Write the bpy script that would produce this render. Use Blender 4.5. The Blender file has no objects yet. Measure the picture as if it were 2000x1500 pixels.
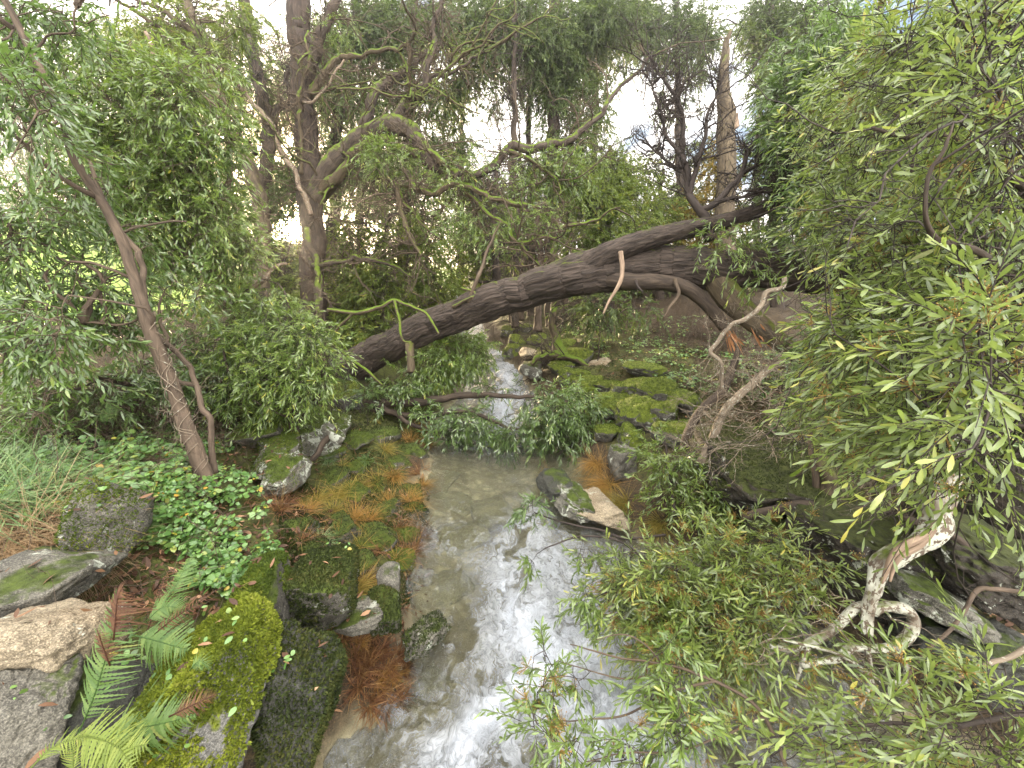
import bpy, bmesh, math
import numpy as np
from mathutils import Vector
PI = math.pi
sc = bpy.context.scene
COL = sc.collection
# ------------------------------------------------------------------ camera model
FPX, PITCH, H = 800.0, math.radians(16.0), 2.8
CAM = np.array([0.0, 0.0, H])
FV = np.array([0, math.cos(PITCH), -math.sin(PITCH)])
UV = np.array([0, math.sin(PITCH), math.cos(PITCH)])
RV = np.array([1.0, 0, 0])

def ray(px, py):
    px = np.asarray(px, float); py = np.asarray(py, float)
    return FV + ((px - 1000) / FPX)[..., None] * RV - ((py - 750) / FPX)[..., None] * UV

def P(px, py, t):
    return CAM + np.asarray(t, float)[..., None] * ray(px, py)

def proj(p):
    d = p - CAM
    t = d @ FV
    return 1000 + FPX * (d @ RV) / t, 750 - FPX * (d @ UV) / t, t

# ------------------------------------------------------------------ noise
def _h(ix, iy, iz, seed):
    h = (ix.astype(np.int64) * 374761393 + iy.astype(np.int64) * 668265263 + iz.astype(np.int64) * 1274126177 + seed * 974711) & 0xFFFFFFFF
    h = ((h ^ (h >> 13)) * 1274126177) & 0xFFFFFFFF
    h = (h ^ (h >> 16)) & 0xFFFFFFFF
    h = (h * 2246822519) & 0xFFFFFFFF
    h = h ^ (h >> 15)
    return h.astype(np.float64) / 2147483647.5 - 1.0

def vnoise(p, seed=0):
    p = np.asarray(p, float)
    i = np.floor(p).astype(np.int64); f = p - i
    u = f * f * f * (f * (f * 6 - 15) + 10)
    r = 0
    for a in (0, 1):
        for b in (0, 1):
            for c in (0, 1):
                w = (u[..., 0] if a else 1 - u[..., 0]) * (u[..., 1] if b else 1 - u[..., 1]) * (u[..., 2] if c else 1 - u[..., 2])
                r = r + w * _h(i[..., 0] + a, i[..., 1] + b, i[..., 2] + c, seed)
    return r

def fbm(p, octv=4, seed=0, gain=.5):
    s, a, r = 1.0, 1.0, 0
    p = np.asarray(p, float)
    for k in range(octv):
        r = r + a * vnoise(p * s + 17.3 * k, seed + k); s *= 2.03; a *= gain
    return r

def sstep(x, a, b):
    t = np.clip((x - a) / (b - a), 0, 1)
    return t * t * (3 - 2 * t)

def nrm(v):
    return v / np.maximum(np.linalg.norm(v, axis=-1, keepdims=True), 1e-9)

# ------------------------------------------------------------------ terrain
YE = [-6, 0, 1.7, 2.76, 4, 5.6, 8, 10, 12.7, 17, 30, 60, 140]
EL = [-.9, -.9, -1.0, -.86, -1.1, -1.3, -1.15, -1.05, -1.4, -2.2, -4, -9, -22]
ER = [2.9, 2.9, 2.8, 2.3, 1.25, .8, .65, .15, -.45, -1.3, -3.1, -8, -20]
DD = [0, .15, .5, 1, 2, 4, 8, 14, 40, 80, 200]
HN = [0, .12, .35, .8, 1.2, 1.4, 1.7, 2.3, 6.4, 9.4, 11]
HM = [0, .08, .2, .38, .85, 1.3, 1.65, 2.3, 6.4, 9.4, 11]
HR = [0, .16, .32, .48, .72, 1.0, 1.35, 1.8, 4.2, 7, 9]

def zw(y):
    return .018 * np.maximum(y - 3, 0)

def T(x, y):
    x = np.asarray(x, float); y = np.asarray(y, float)
    el = np.interp(y, YE, EL); er = np.interp(y, YE, ER)
    wob = .14 * vnoise(np.stack([y * 1.3, y * 0, y * 0], -1), 5)
    dl = el + wob - x; dr = x - er - .14 * vnoise(np.stack([y * 1.1 + 9, y * 0, y * 0], -1), 6)
    k = sstep(y, 2.6, 4.0)
    hl = np.interp(dl, DD, HN) * (1 - k) + np.interp(dl, DD, HM) * k
    hr = np.interp(dr, DD, HR)
    w = np.maximum(er - el, .1)
    ins = np.clip(np.minimum(-dl, -dr) / (w * .5), 0, 1)
    bed = -.24 * np.sqrt(ins)
    d = np.maximum(np.maximum(dl, dr), 0)
    h = np.where(dl > 0, hl, np.where(dr > 0, hr, bed))
    q = np.stack([x, y, 0 * x], -1)
    n = fbm(q * .9, 3, 1) * .12 * np.clip(d, .0, 1.2) + fbm(q * 3.1, 3, 2) * .045 * np.clip(.35 + d * 1.5, 0, 1.2)
    n = n + fbm(q * 9, 2, 3) * .018
    n = n * np.where(d > 25, .3, 1)
    return zw(y) + h + n

def GR(px, py, zoff=0.0):
    d = ray(px, py)
    t = .4
    while t < 90:
        p = CAM + t * d
        if p[2] < T(p[0], p[1]) + zoff:
            break
        t *= 1.012
    p = CAM + t * d
    return np.array([p[0], p[1], float(T(p[0], p[1]))])

# ------------------------------------------------------------------ mesh building
class MB:
    def __init__(s):
        s.v = []; s.q = []; s.t = []; s.r = []; s.b = []; s.n = 0
    def add(s, v, quads=None, tris=None, rnd=None, bk=None):
        v = np.asarray(v, float).reshape(-1, 3)
        s.v.append(v)
        if quads is not None and len(quads): s.q.append(np.asarray(quads, np.int64).reshape(-1, 4) + s.n)
        if tris is not None and len(tris): s.t.append(np.asarray(tris, np.int64).reshape(-1, 3) + s.n)
        s.r.append(np.zeros(len(v)) if rnd is None else np.broadcast_to(np.asarray(rnd, float), (len(v),)))
        s.b.append(v if bk is None else np.asarray(bk, float).reshape(-1, 3))
        s.n += len(v)
    def build(s, name, mat, parent=None, smooth=True, origin=None, extra=None):
        v = np.concatenate(s.v)
        o = wloc(parent) if parent is not None else (np.zeros(3) if origin is None else np.asarray(origin, float))
        q = np.concatenate(s.q) if s.q else np.zeros((0, 4), np.int64)
        t = np.concatenate(s.t) if s.t else np.zeros((0, 3), np.int64)
        me = bpy.data.meshes.new(name)
        me.vertices.add(len(v)); me.vertices.foreach_set('co', (v - o).astype(np.float32).ravel())
        loops = np.concatenate([q.ravel(), t.ravel()]).astype(np.int32)
        me.loops.add(len(loops)); me.loops.foreach_set('vertex_index', loops)
        st = np.concatenate([np.arange(len(q)) * 4, len(q) * 4 + np.arange(len(t)) * 3]).astype(np.int32)
        me.polygons.add(len(st)); me.polygons.foreach_set('loop_start', st)
        me.polygons.foreach_set('use_smooth', np.full(len(st), bool(smooth)))
        me.update(calc_edges=True)
        a = me.attributes.new('rnd', 'FLOAT', 'POINT'); a.data.foreach_set('value', np.concatenate(s.r).astype(np.float32))
        a = me.attributes.new('bk', 'FLOAT_VECTOR', 'POINT'); a.data.foreach_set('vector', np.concatenate(s.b).astype(np.float32).ravel())
        for k, val in (extra or {}).items():
            a = me.attributes.new(k, 'FLOAT', 'POINT'); a.data.foreach_set('value', np.asarray(val, np.float32))
        me.materials.append(mat)
        ob = bpy.data.objects.new(name, me); COL.objects.link(ob)
        if parent is not None:
            ob.parent = parent; WL[ob.name] = o
        else:
            ob.location = o; WL[ob.name] = o
        return ob

WL = {}
def wloc(o): return WL[o.name]

def thing(name, label, cat, loc, group=None):
    o = bpy.data.objects.new(name, None); COL.objects.link(o)
    o.empty_display_size = .2
    o.location = [float(c) for c in loc]; WL[o.name] = np.asarray(loc, float)
    tag(o, label, cat, group); return o

def tag(o, label, cat, group=None, kind=None):
    o['label'] = label; o['category'] = cat
    if group: o['group'] = group
    if kind: o['kind'] = kind
    return o

def cr(pts, n):
    """Catmull-Rom resample rows of pts (any columns) to n samples, arc-length even."""
    p = np.asarray(pts, float)
    if len(p) < 3:
        u = np.linspace(0, 1, n)[:, None]; return p[0] * (1 - u) + p[-1] * u
    e = np.vstack([2 * p[0] - p[1], p, 2 * p[-1] - p[-2]])
    out = []
    m = 24
    for i in range(len(p) - 1):
        a, b, c, d = e[i:i + 4]
        u = np.linspace(0, 1, m, endpoint=False)[:, None]
        out.append(.5 * ((2 * b) + (c - a) * u + (2 * a - 5 * b + 4 * c - d) * u * u + (3 * b - a - 3 * c + d) * u ** 3))
    out.append(p[-1:])
    o = np.vstack(out)
    s = np.concatenate([[0], np.cumsum(np.linalg.norm(np.diff(o[:, :3], axis=0), axis=1))])
    g = np.linspace(0, s[-1], n)
    return np.stack([np.interp(g, s, o[:, k]) for k in range(o.shape[1])], 1)

def tube(mb, pts, rad, around=10, step=None, ridge=0.0, lump=.06, seed=0, jitter=0.0, cap=True):
    """pts (n,3), rad (n) -> smooth tapered tube; returns resampled centreline."""
    pts = np.asarray(pts, float); rad = np.asarray(rad, float)
    L = np.linalg.norm(np.diff(pts, axis=0), axis=1).sum()
    n = max(4, int(L / (step or max(.03, rad.mean() * .7))))
    c = cr(np.column_stack([pts, rad]), n)
    r = np.maximum(c[:, 3], .0012); c = c[:, :3].copy()
    if jitter:
        s = np.linspace(0, L, n)
        for k in range(3):
            c[:, k] += jitter * fbm(np.stack([s * 2.2, s * 0 + k * 7.7, s * 0], -1), 3, seed + 3) * sstep(s, 0, .4 * min(L, 2))
    tg = nrm(np.gradient(c, axis=0))
    ref = np.array([.13, .2, .97]) if abs(tg[0] @ np.array([.13, .2, .97])) < .9 else np.array([.9, .4, .1])
    x = nrm(np.cross(ref, tg[0])); X = [x]
    for i in range(1, n):
        x = x - tg[i] * (x @ tg[i]); x = x / np.linalg.norm(x); X.append(x)
    X = np.array(X); Y = np.cross(tg, X)
    th = np.linspace(0, 2 * PI, around, endpoint=False)
    s = np.linspace(0, L, n)
    ct, st = np.cos(th), np.sin(th)
    rm = r.mean()
    bk = np.stack([np.outer(r, ct), np.outer(r, st), np.repeat(s[:, None], around, 1)], -1)
    rr = np.repeat(r[:, None], around, 1)
    if lump:
        rr = rr * (1 + lump * fbm(np.stack([np.outer(np.ones(n), ct), np.outer(np.ones(n), st), np.repeat(s[:, None] / max(rm * 4, .05), around, 1)], -1) * 1.1, 3, seed))
    if ridge:
        q = np.stack([bk[..., 0] * 30, bk[..., 1] * 30, bk[..., 2] * 6.5], -1)
        q[..., 2] += 2.2 * vnoise(np.stack([bk[..., 0] * 22, bk[..., 1] * 22, bk[..., 2] * 1.1], -1), seed + 40)
        q = np.stack([q[..., 0] + .55 * q[..., 2] , q[..., 1] - .45 * q[..., 2], q[..., 2] + .25 * q[..., 0]], -1)
        q2 = q + .7 * fbm(q * .6, 2, seed + 31)[..., None]
        a = 1 - np.abs(vnoise(q2, seed + 9)) * 2.2
        b = 1 - np.abs(vnoise(q2 * 2.1, seed + 10)) * 2.0
        rr = rr + ridge * (np.clip(a, -.6, 1) * .9 * -1 + b * -.35)
    v = c[:, None, :] + rr[..., None] * (X[:, None, :] * ct[None, :, None] + Y[:, None, :] * st[None, :, None])
    i = np.arange(n - 1)[:, None] * around; j = np.arange(around)[None, :]; j2 = (j + 1) % around
    q = np.stack([i + j, i + j2, i + around + j2, i + around + j], -1).reshape(-1, 4)
    tris = None
    V = v.reshape(-1, 3); B = bk.reshape(-1, 3)
    if cap:
        V = np.vstack([V, c[0], c[-1]]); B = np.vstack([B, [0, 0, 0], [0, 0, L]])
        m = n * around; jj = np.arange(around); jn = (jj + 1) % around
        tris = np.vstack([np.stack([jn, jj, np.full(around, m)], 1), np.stack([(n - 1) * around + jj, (n - 1) * around + jn, np.full(around, m + 1)], 1)])
    mb.add(V, q, tris, bk=B)
    return c

def twigs(mb, lines, r0, r1, sides=3):
    """lines (N,S,3) batch of thin tubes, radii taper r0->r1 (N,)"""
    lines = np.asarray(lines, float)
    N, S, _ = lines.shape
    if N == 0: return
    tg = nrm(np.gradient(lines, axis=1))
    ref = np.where(np.abs(tg[..., 2:3]) < .9, np.array([0, 0, 1.]), np.array([1., 0, 0]))
    X = nrm(np.cross(ref, tg)); Y = np.cross(tg, X)
    u = np.linspace(0, 1, S)
    r = np.asarray(r0, float).reshape(-1, 1) * (1 - u) + np.asarray(r1, float).reshape(-1, 1) * u
    th = np.linspace(0, 2 * PI, sides, endpoint=False)
    v = lines[:, :, None, :] + r[:, :, None, None] * (X[:, :, None, :] * np.cos(th)[None, None, :, None] + Y[:, :, None, :] * np.sin(th)[None, None, :, None])
    base = (np.arange(N) * S * sides)[:, None, None]
    i = np.arange(S - 1)[None, :, None] * sides; j = np.arange(sides)[None, None, :]; j2 = (j + 1) % sides
    q = np.stack(np.broadcast_arrays(base + i + j, base + i + j2, base + i + sides + j2, base + i + sides + j), -1).reshape(-1, 4)
    mb.add(v.reshape(-1, 3), q)

# leaf templates: (t along, s across, lift) + faces
TM = {
 'far': (np.array([[0, 0, 0], [.5, .5, .06], [1, 0, 0], [.5, -.5, .06]]), [[0, 1, 2, 3]], []),
 'mid': (np.array([[0, 0, 0], [.3, .45, .05], [.3, -.45, .05], [.66, .42, .05], [.66, -.42, .05], [1, 0, 0]]), [[2, 1, 3, 4]], [[0, 1, 2], [4, 3, 5]]),
 'near': (np.array([[0, 0, 0], [.22, .22, .06], [.22, 0, 0], [.22, -.2, .06], [.52, .46, .09], [.52, .03, 0], [.52, -.4, .09], [.82, .42, .06], [.82, .06, 0], [.82, -.3, .06], [1, .08, 0]]),
          [[2, 1, 4, 5], [3, 2, 5, 6], [5, 4, 7, 8], [6, 5, 8, 9]], [[0, 1, 2], [0, 2, 3], [8, 7, 10], [9, 8, 10]]),
 'blade': (np.array([[0, .35, 0], [0, -.35, 0], [.25, .5, 0], [.25, -.5, 0], [.5, .45, 0], [.5, -.45, 0], [.75, .3, 0], [.75, -.3, 0], [1, 0, 0]]),
           [[1, 0, 2, 3], [3, 2, 4, 5], [5, 4, 6, 7]], [[7, 6, 8]]),
 'round': (np.array([[0, 0, 0], [.12, .3, .03], [.12, -.3, .03], [.38, .5, .05], [.38, -.5, .05], [.68, .42, .05], [.68, -.42, .05], [.88, .2, .02], [.88, -.2, .02], [1, 0, 0]]),
           [[2, 1, 3, 4], [4, 3, 5, 6], [6, 5, 7, 8]], [[0, 1, 2], [8, 7, 9]]),
}
def _pinna():
    st = np.linspace(0.04, .96, 15); v = [[0, .12, 0], [0, -.12, 0]]
    for k, t in enumerate(st):
        w = (.5 * (1 - t * .85)) * (1.0 if k % 2 == 0 else .5)
        v += [[t + (.02 if k % 2 == 0 else 0), w, .02], [t + (.02 if k % 2 == 0 else 0), -w, .02]]
    v.append([1, 0, 0]); n = len(v)
    q = [[2 * i + 1, 2 * i, 2 * i + 2, 2 * i + 3] for i in range(15)]
    return np.array(v), q, [[n - 2, n - 3, n - 1]]
TM['pinna'] = _pinna()

def leaves(mb, base, d, n, L, W, curve, tm='mid', rnd=None):
    tv, tq, tt = TM[tm]
    N = len(base)
    if N == 0: return
    d = nrm(d); sd = nrm(np.cross(d, n)); n = np.cross(sd, d)
    L = np.broadcast_to(L, (N,))[:, None, None]; W = np.broadcast_to(W, (N,))[:, None, None]; c = np.broadcast_to(curve, (N,))[:, None, None]
    t = tv[None, :, 0:1]; s = tv[None, :, 1:2]; h = tv[None, :, 2:3]
    v = base[:, None, :] + d[:, None, :] * (L * t) + sd[:, None, :] * (W * s) + n[:, None, :] * (h * W - c * L * t * t)
    K = len(tv); off = (np.arange(N) * K)[:, None, None]
    q = (np.asarray(tq)[None] + off).reshape(-1, 4) if len(tq) else None
    t3 = (np.asarray(tt)[None] + off).reshape(-1, 3) if len(tt) else None
    rnd = np.random.default_rng(N).random(N) if rnd is None else rnd
    mb.add(v.reshape(-1, 3), q, t3, rnd=np.repeat(rnd, K))

# ------------------------------------------------------------------ node helpers
class NT:
    def __init__(s, name):
        s.m = bpy.data.materials.new(name); s.m.use_nodes = True
        s.t = s.m.node_tree; s.t.nodes.clear()
    def n(s, typ, **kw):
        nd = s.t.nodes.new(typ)
        for k, v in kw.items():
            if k.startswith('i_'):
                key = k[2:]
                key = int(key) if key.isdigit() else key.replace('_', ' ')
                nd.inputs[key].default_value = v
            else: setattr(nd, k, v)
        return nd
    def l(s, a, b): s.t.links.new(a, b)
    def attr(s, name, out='Fac'):
        return s.n('ShaderNodeAttribute', attribute_name=name).outputs[out]
    def noise(s, vec, scale, detail=4, rough=.55, dist=0):
        nd = s.n('ShaderNodeTexNoise', i_Scale=scale, i_Detail=detail, i_Roughness=rough, i_Distortion=dist)
        if vec is not None: s.l(vec, nd.inputs['Vector'])
        return nd.outputs['Fac']
    def vscale(s, vec, sx, sy, sz):
        nd = s.n('ShaderNodeMapping'); nd.inputs['Scale'].default_value = (sx, sy, sz); s.l(vec, nd.inputs['Vector']); return nd.outputs[0]
    def ramp(s, fac, stops):
        nd = s.n('ShaderNodeValToRGB'); cr_ = nd.color_ramp
        while len(cr_.elements) < len(stops): cr_.elements.new(.5)
        for e, (p, c) in zip(cr_.elements, stops):
            e.position = p; e.color = (c, c, c, 1) if isinstance(c, (int, float)) else (*c, 1)
        s.l(fac, nd.inputs['Fac']); return nd.outputs['Color']
    def mix(s, f, a, b):
        nd = s.n('ShaderNodeMix', data_type='RGBA')
        for val, k in ((f, 0), (a, 6), (b, 7)):
            if hasattr(val, 'links'): s.l(val, nd.inputs[k])
            else: nd.inputs[k].default_value = val if k == 0 else (*val, 1)
        return nd.outputs[2]
    def math(s, op, a, b=0.0, clamp=False):
        nd = s.n('ShaderNodeMath', operation=op, use_clamp=clamp)
        for k, val in enumerate((a, b)):
            if hasattr(val, 'links'): s.l(val, nd.inputs[k])
            else: nd.inputs[k].default_value = val
        return nd.outputs[0]
    def bump(s, h, strength, dist):
        nd = s.n('ShaderNodeBump', i_Strength=strength, i_Distance=dist); s.l(h, nd.inputs['Height']); return nd.outputs[0]
    def out(s, sh):
        o = s.n('ShaderNodeOutputMaterial'); s.l(sh, o.inputs['Surface']); return s.m
    def pr(s, col, rough=.7, spec=.4, normal=None):
        p = s.n('ShaderNodeBsdfPrincipled')
        for val, k in ((col, 'Base Color'), (rough, 'Roughness'), (spec, 'Specular IOR Level')):
            if hasattr(val, 'links'): s.l(val, p.inputs[k])
            else: p.inputs[k].default_value = (*val, 1) if k == 'Base Color' else val
        if normal is not None: s.l(normal, p.inputs['Normal'])
        return p.outputs[0]
    def up(s):
        g = s.n('ShaderNodeNewGeometry'); x = s.n('ShaderNodeSeparateXYZ'); s.l(g.outputs['Normal'], x.inputs[0]); return x.outputs['Z']
    def pos(s):
        return s.n('ShaderNodeNewGeometry').outputs['Position']

def m_leaf(name, stops, rough=.42, transl=.35, spec=.5, nscale=25):
    m = NT(name)
    col = m.ramp(m.attr('rnd'), stops)
    pn = m.noise(m.pos(), nscale, 2)
    col = m.mix(m.math('MULTIPLY', pn, .35), col, tuple(c * .55 for c in stops[0][1]))
    p = m.pr(col, rough, spec)
    tr = m.n('ShaderNodeBsdfTranslucent')
    tc = m.mix(.55, col, tuple(min(1, c * 1.8) for c in stops[-2][1]))
    m.l(tc, tr.inputs['Color'])
    mx = m.n('ShaderNodeMixShader'); mx.inputs[0].default_value = transl
    m.l(p, mx.inputs[1]); m.l(tr.outputs[0], mx.inputs[2])
    return m.out(mx.outputs[0])

def m_bark(name, dark, light, moss=0.0, lichen=0.0, mosscol=(.10, .13, .015), fine=1.0, bump=.9, grain=(26, 26, 5), bd=.02):
    m = NT(name)
    bk = m.attr('bk', 'Vector')
    n1 = m.noise(m.vscale(bk, *grain), 1.0 * fine, 6, .65, .6)
    n2 = m.noise(bk, 3.5, 3)
    f = m.ramp(n1, [(.3, 0.0), (.68, 1.0)])
    col = m.mix(f, dark, light)
    col = m.mix(m.ramp(n2, [(.4, 0.0), (.75, .5)]), col, tuple(c * .55 for c in dark))
    h = n1
    if lichen:
        ln = m.noise(m.vscale(bk, 45, 45, 26), 1.3, 4, .6)
        lf = m.ramp(ln, [(.62 - lichen * .28, 0.0), (.66 - lichen * .28, 1.0)])
        ln2 = m.noise(m.vscale(bk, 5, 5, 5), 1.0, 2)
        lf = m.math('MULTIPLY', lf, m.ramp(ln2, [(.35, .1), (.55, 1.0)]))
        col = m.mix(lf, col, m.mix(m.noise(bk, 60, 2), (.25, .26, .2), (.5, .5, .42)))
    if moss:
        mn = m.noise(bk, 7, 4, .6)
        mf = m.math('ADD', m.math('MULTIPLY', m.up(), .55), m.math('ADD', mn, moss - 1.0))
        mf = m.ramp(mf, [(.34, 0.0), (.5, 1.0)])
        mc = m.mix(m.noise(m.pos(), 60, 3), tuple(c * .5 for c in mosscol), tuple(c * 1.35 for c in mosscol))
        col = m.mix(mf, col, mc)
        h = m.math('ADD', n1, m.math('MULTIPLY', m.math('MULTIPLY', mf, m.noise(m.pos(), 170, 2)), .8))
    return m.out(m.pr(col, .8, .25, m.bump(h, bump, bd)))

def m_rock(name, dark, light, moss=.5, lichen=.3, mosscol=(.085, .12, .014), wet=.75, brown=.0):
    m = NT(name)
    p = m.pos()
    n1 = m.noise(p, 6, 8, .62, .3); n2 = m.noise(p, 48, 5, .7); n3 = m.noise(p, 2.2, 3)
    col = m.mix(m.ramp(n1, [(.3, 0.0), (.7, 1.0)]), dark, light)
    col = m.mix(m.ramp(n2, [(.42, 0.0), (.7, .65)]), col, tuple(c * .4 for c in dark))
    if brown: col = m.mix(m.ramp(n3, [(.45, 0.0), (.6, brown)]), col, (.12, .075, .035))
    n4 = m.noise(p, 150, 4, .7)
    col = m.mix(m.ramp(n4, [(.5, 0.0), (.66, .7)]), col, tuple(min(1, c * 1.7) for c in light))
    col = m.mix(m.ramp(n4, [(.34, .75), (.46, 0.0)]), col, tuple(c * .4 for c in dark))
    h = m.math('ADD', n1, m.math('ADD', m.math('MULTIPLY', n2, .5), m.math('MULTIPLY', n4, .22)))
    if lichen:
        v = m.noise(p, 9, 6, .7, .5)
        v2 = m.noise(p, 2.3, 2)
        lf = m.ramp(v, [(.64 - .2 * lichen, 0.0), (.66 - .2 * lichen, 1.0)])
        lf = m.math('MULTIPLY', lf, m.ramp(v2, [(.42, 0.0), (.5, 1.0)]))
        col = m.mix(lf, col, m.mix(n2, (.2, .22, .17), (.52, .54, .46)))
    if moss:
        mn = m.noise(p, 5, 5, .6)
        mf = m.math('ADD', m.math('MULTIPLY', m.up(), .5), m.math('ADD', mn, moss - 1.0))
        mf = m.ramp(mf, [(.36, 0.0), (.47, 1.0)])
        mc = m.mix(m.ramp(m.noise(p, 14, 5, .7), [(.35, 0.0), (.65, 1.0)]), tuple(c * .35 for c in mosscol), tuple(c * 1.25 for c in mosscol))
        col = m.mix(mf, col, mc)
        h = m.math('ADD', h, m.math('MULTIPLY', m.math('MULTIPLY', mf, m.noise(p, 130, 4, .7)), 1.6))
    return m.out(m.pr(col, wet, .35, m.bump(h, .9, .03)))

# ------------------------------------------------------------------ materials
M = {}
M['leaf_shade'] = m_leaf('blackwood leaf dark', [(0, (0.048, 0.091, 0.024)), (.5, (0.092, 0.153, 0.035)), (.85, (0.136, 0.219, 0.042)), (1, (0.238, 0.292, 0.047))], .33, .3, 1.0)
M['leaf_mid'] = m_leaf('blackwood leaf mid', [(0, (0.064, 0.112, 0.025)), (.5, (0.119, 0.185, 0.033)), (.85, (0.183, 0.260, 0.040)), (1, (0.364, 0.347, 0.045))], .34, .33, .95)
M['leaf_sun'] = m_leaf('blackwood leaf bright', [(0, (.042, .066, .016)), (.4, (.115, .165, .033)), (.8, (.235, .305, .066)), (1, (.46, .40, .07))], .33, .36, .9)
M['leaf_far'] = m_leaf('canopy leaf', [(0, (0.042, 0.069, 0.022)), (.5, (0.074, 0.108, 0.032)), (.85, (0.112, 0.156, 0.036)), (1, (0.175, 0.197, 0.040))], .5, .3, .35, 4)
M['leaf_far_green'] = m_leaf('green canopy leaf', [(0, (0.066, 0.104, 0.020)), (.5, (0.108, 0.157, 0.027)), (.85, (0.166, 0.209, 0.031)), (1, (0.332, 0.261, 0.039))], .5, .35, .35, 4)
M['leaf_autumn'] = m_leaf('yellowing leaf', [(0, (.10, .10, .025)), (.5, (.17, .15, .03)), (.85, (.28, .19, .03)), (1, (.34, .17, .03))], .5, .4, .3, 4)
M['bramble'] = m_leaf('bramble leaf', [(0, (0.039, 0.100, 0.022)), (.45, (0.094, 0.200, 0.048)), (.85, (0.187, 0.320, 0.088)), (.95, (0.330, 0.320, 0.040)), (1, (0.462, 0.250, 0.032))], .34, .25, .6)
M['fern'] = m_leaf('fern green', [(0, (0.051, 0.104, 0.025)), (.5, (0.093, 0.160, 0.038)), (.85, (0.145, 0.208, 0.051)), (1, (0.221, 0.240, 0.060))], .5, .35, .35)
M['fern_yellow'] = m_leaf('fern yellow green', [(0, (0.105, 0.144, 0.024)), (.5, (0.150, 0.202, 0.032)), (.85, (0.210, 0.245, 0.048)), (1, (0.247, 0.238, 0.064))], .5, .35, .35)
M['fern_dead'] = m_leaf('fern brown', [(0, (0.053, 0.021, 0.011)), (.5, (0.098, 0.043, 0.020)), (.85, (0.150, 0.076, 0.032)), (1, (0.210, 0.119, 0.045))], .6, .3, .3)
M['sedge'] = m_leaf('sedge orange', [(0, (0.090, 0.071, 0.023)), (.3, (0.239, 0.136, 0.030)), (.7, (0.374, 0.207, 0.047)), (.9, (0.449, 0.286, 0.105)), (1, (0.150, 0.178, 0.058))], .55, .3, .3)
M['sedge_yellow'] = m_leaf('sedge yellow green', [(0, (0.072, 0.077, 0.018)), (.35, (0.180, 0.162, 0.030)), (.75, (0.342, 0.261, 0.054)), (.9, (0.432, 0.306, 0.084)), (1, (0.108, 0.162, 0.036))], .55, .3, .3)
M['sedge_red'] = m_leaf('sedge rust', [(0, (.03, .012, .008)), (.35, (.09, .036, .018)), (.75, (.24, .12, .045)), (.9, (.42, .26, .1)), (1, (.3, .22, .07))], .6, .25, .3)
M['grass'] = m_leaf('grass green', [(0, (.08, .15, .05)), (.5, (.13, .22, .08)), (.85, (.2, .29, .12)), (1, (.35, .34, .14))], .45, .3, .4)
M['straw'] = m_leaf('dry grass', [(0, (.16, .10, .05)), (.5, (.28, .19, .10)), (.85, (.4, .3, .18)), (1, (.5, .4, .26))], .6, .3, .3)
M['litter'] = m_leaf('leaf litter', [(0, (.05, .025, .015)), (.5, (.12, .06, .03)), (.85, (.22, .12, .06)), (1, (.42, .25, .14))], .6, .15, .35)
M['mossleaf'] = m_leaf('moss', [(0, (.03, .05, .008)), (.5, (.07, .105, .013)), (.85, (.13, .17, .02)), (1, (.2, .22, .03))], .7, .25, .2, 8)
M['mossbright'] = m_leaf('bright moss', [(0, (0.045, 0.067, 0.009)), (.5, (0.135, 0.169, 0.017)), (.85, (0.233, 0.275, 0.028)), (1, (0.287, 0.293, 0.055))], .7, .25, .2, 8)
M['mossdark'] = m_leaf('dark moss', [(0, (.018, .026, .008)), (.5, (.035, .05, .012)), (.85, (.065, .075, .016)), (1, (.10, .10, .03))], .7, .25, .2, 8)
M['bud'] = m_leaf('flower bud', [(0, (.22, .13, .03)), (.5, (.34, .22, .06)), (.85, (.45, .32, .1)), (1, (.5, .4, .15))], .6, .2, .3)
M['bark_fallen'] = m_bark('fallen trunk bark', (.012, .0095, .008), (.088, .067, .053), moss=.36, lichen=0, bump=1.0, grain=(30, 30, 6.5), bd=.03, mosscol=(.09, .11, .014))
M['bark_limb'] = m_bark('limb bark', (.022, .016, .013), (.105, .08, .06), moss=.66, mosscol=(.11, .16, .014), bump=.9)
M['bark_dark'] = m_bark('dark bark', (.02, .015, .012), (.085, .063, .045), moss=.2, bump=.9, grain=(20, 20, 4))
M['bark_red'] = m_bark('red brown bark', (.038, .028, .02), (.135, .098, .068), moss=.16, bump=.9, grain=(22, 22, 4))
M['bark_great'] = m_bark('great tree bark', (.018, .013, .010), (.075, .054, .04), moss=.46, bump=.9, grain=(22, 22, 4), mosscol=(.07, .085, .015))
M['bark_pale'] = m_bark('pale smooth bark', (.10, .07, .05), (.24, .18, .125), moss=.1, lichen=.12, bump=.5, grain=(14, 14, 5), bd=.008)
M['bark_mossy'] = m_bark('mossy bark', (.04, .03, .018), (.12, .09, .055), moss=.72, mosscol=(.105, .16, .014), bump=.9)
M['bark_halfmoss'] = m_bark('half mossy bark', (.035, .026, .018), (.13, .10, .06), moss=.58, mosscol=(.11, .13, .02), bump=.9)
M['bark_lichen'] = m_bark('lichen crusted bark', (.055, .04, .028), (.16, .12, .085), moss=.42, lichen=.62, bump=.8, grain=(14, 14, 6), bd=.01)
M['twig'] = m_bark('twig', (.045, .032, .022), (.12, .09, .06), bump=.2)
M['twig_dark'] = m_bark('dark twig', (.022, .017, .015), (.06, .046, .038), bump=.2)
M['twig_pale'] = m_bark('pale twig', (.10, .078, .055), (.25, .2, .145), lichen=.12, bump=.2)
M['twig_green'] = m_bark('green twig', (.09, .09, .025), (.2, .17, .06), bump=.2)
M['wood_raw'] = m_bark('splintered wood', (.26, .10, .04), (.5, .26, .12), bump=.6, grain=(60, 60, 4), bd=.01)
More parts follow.
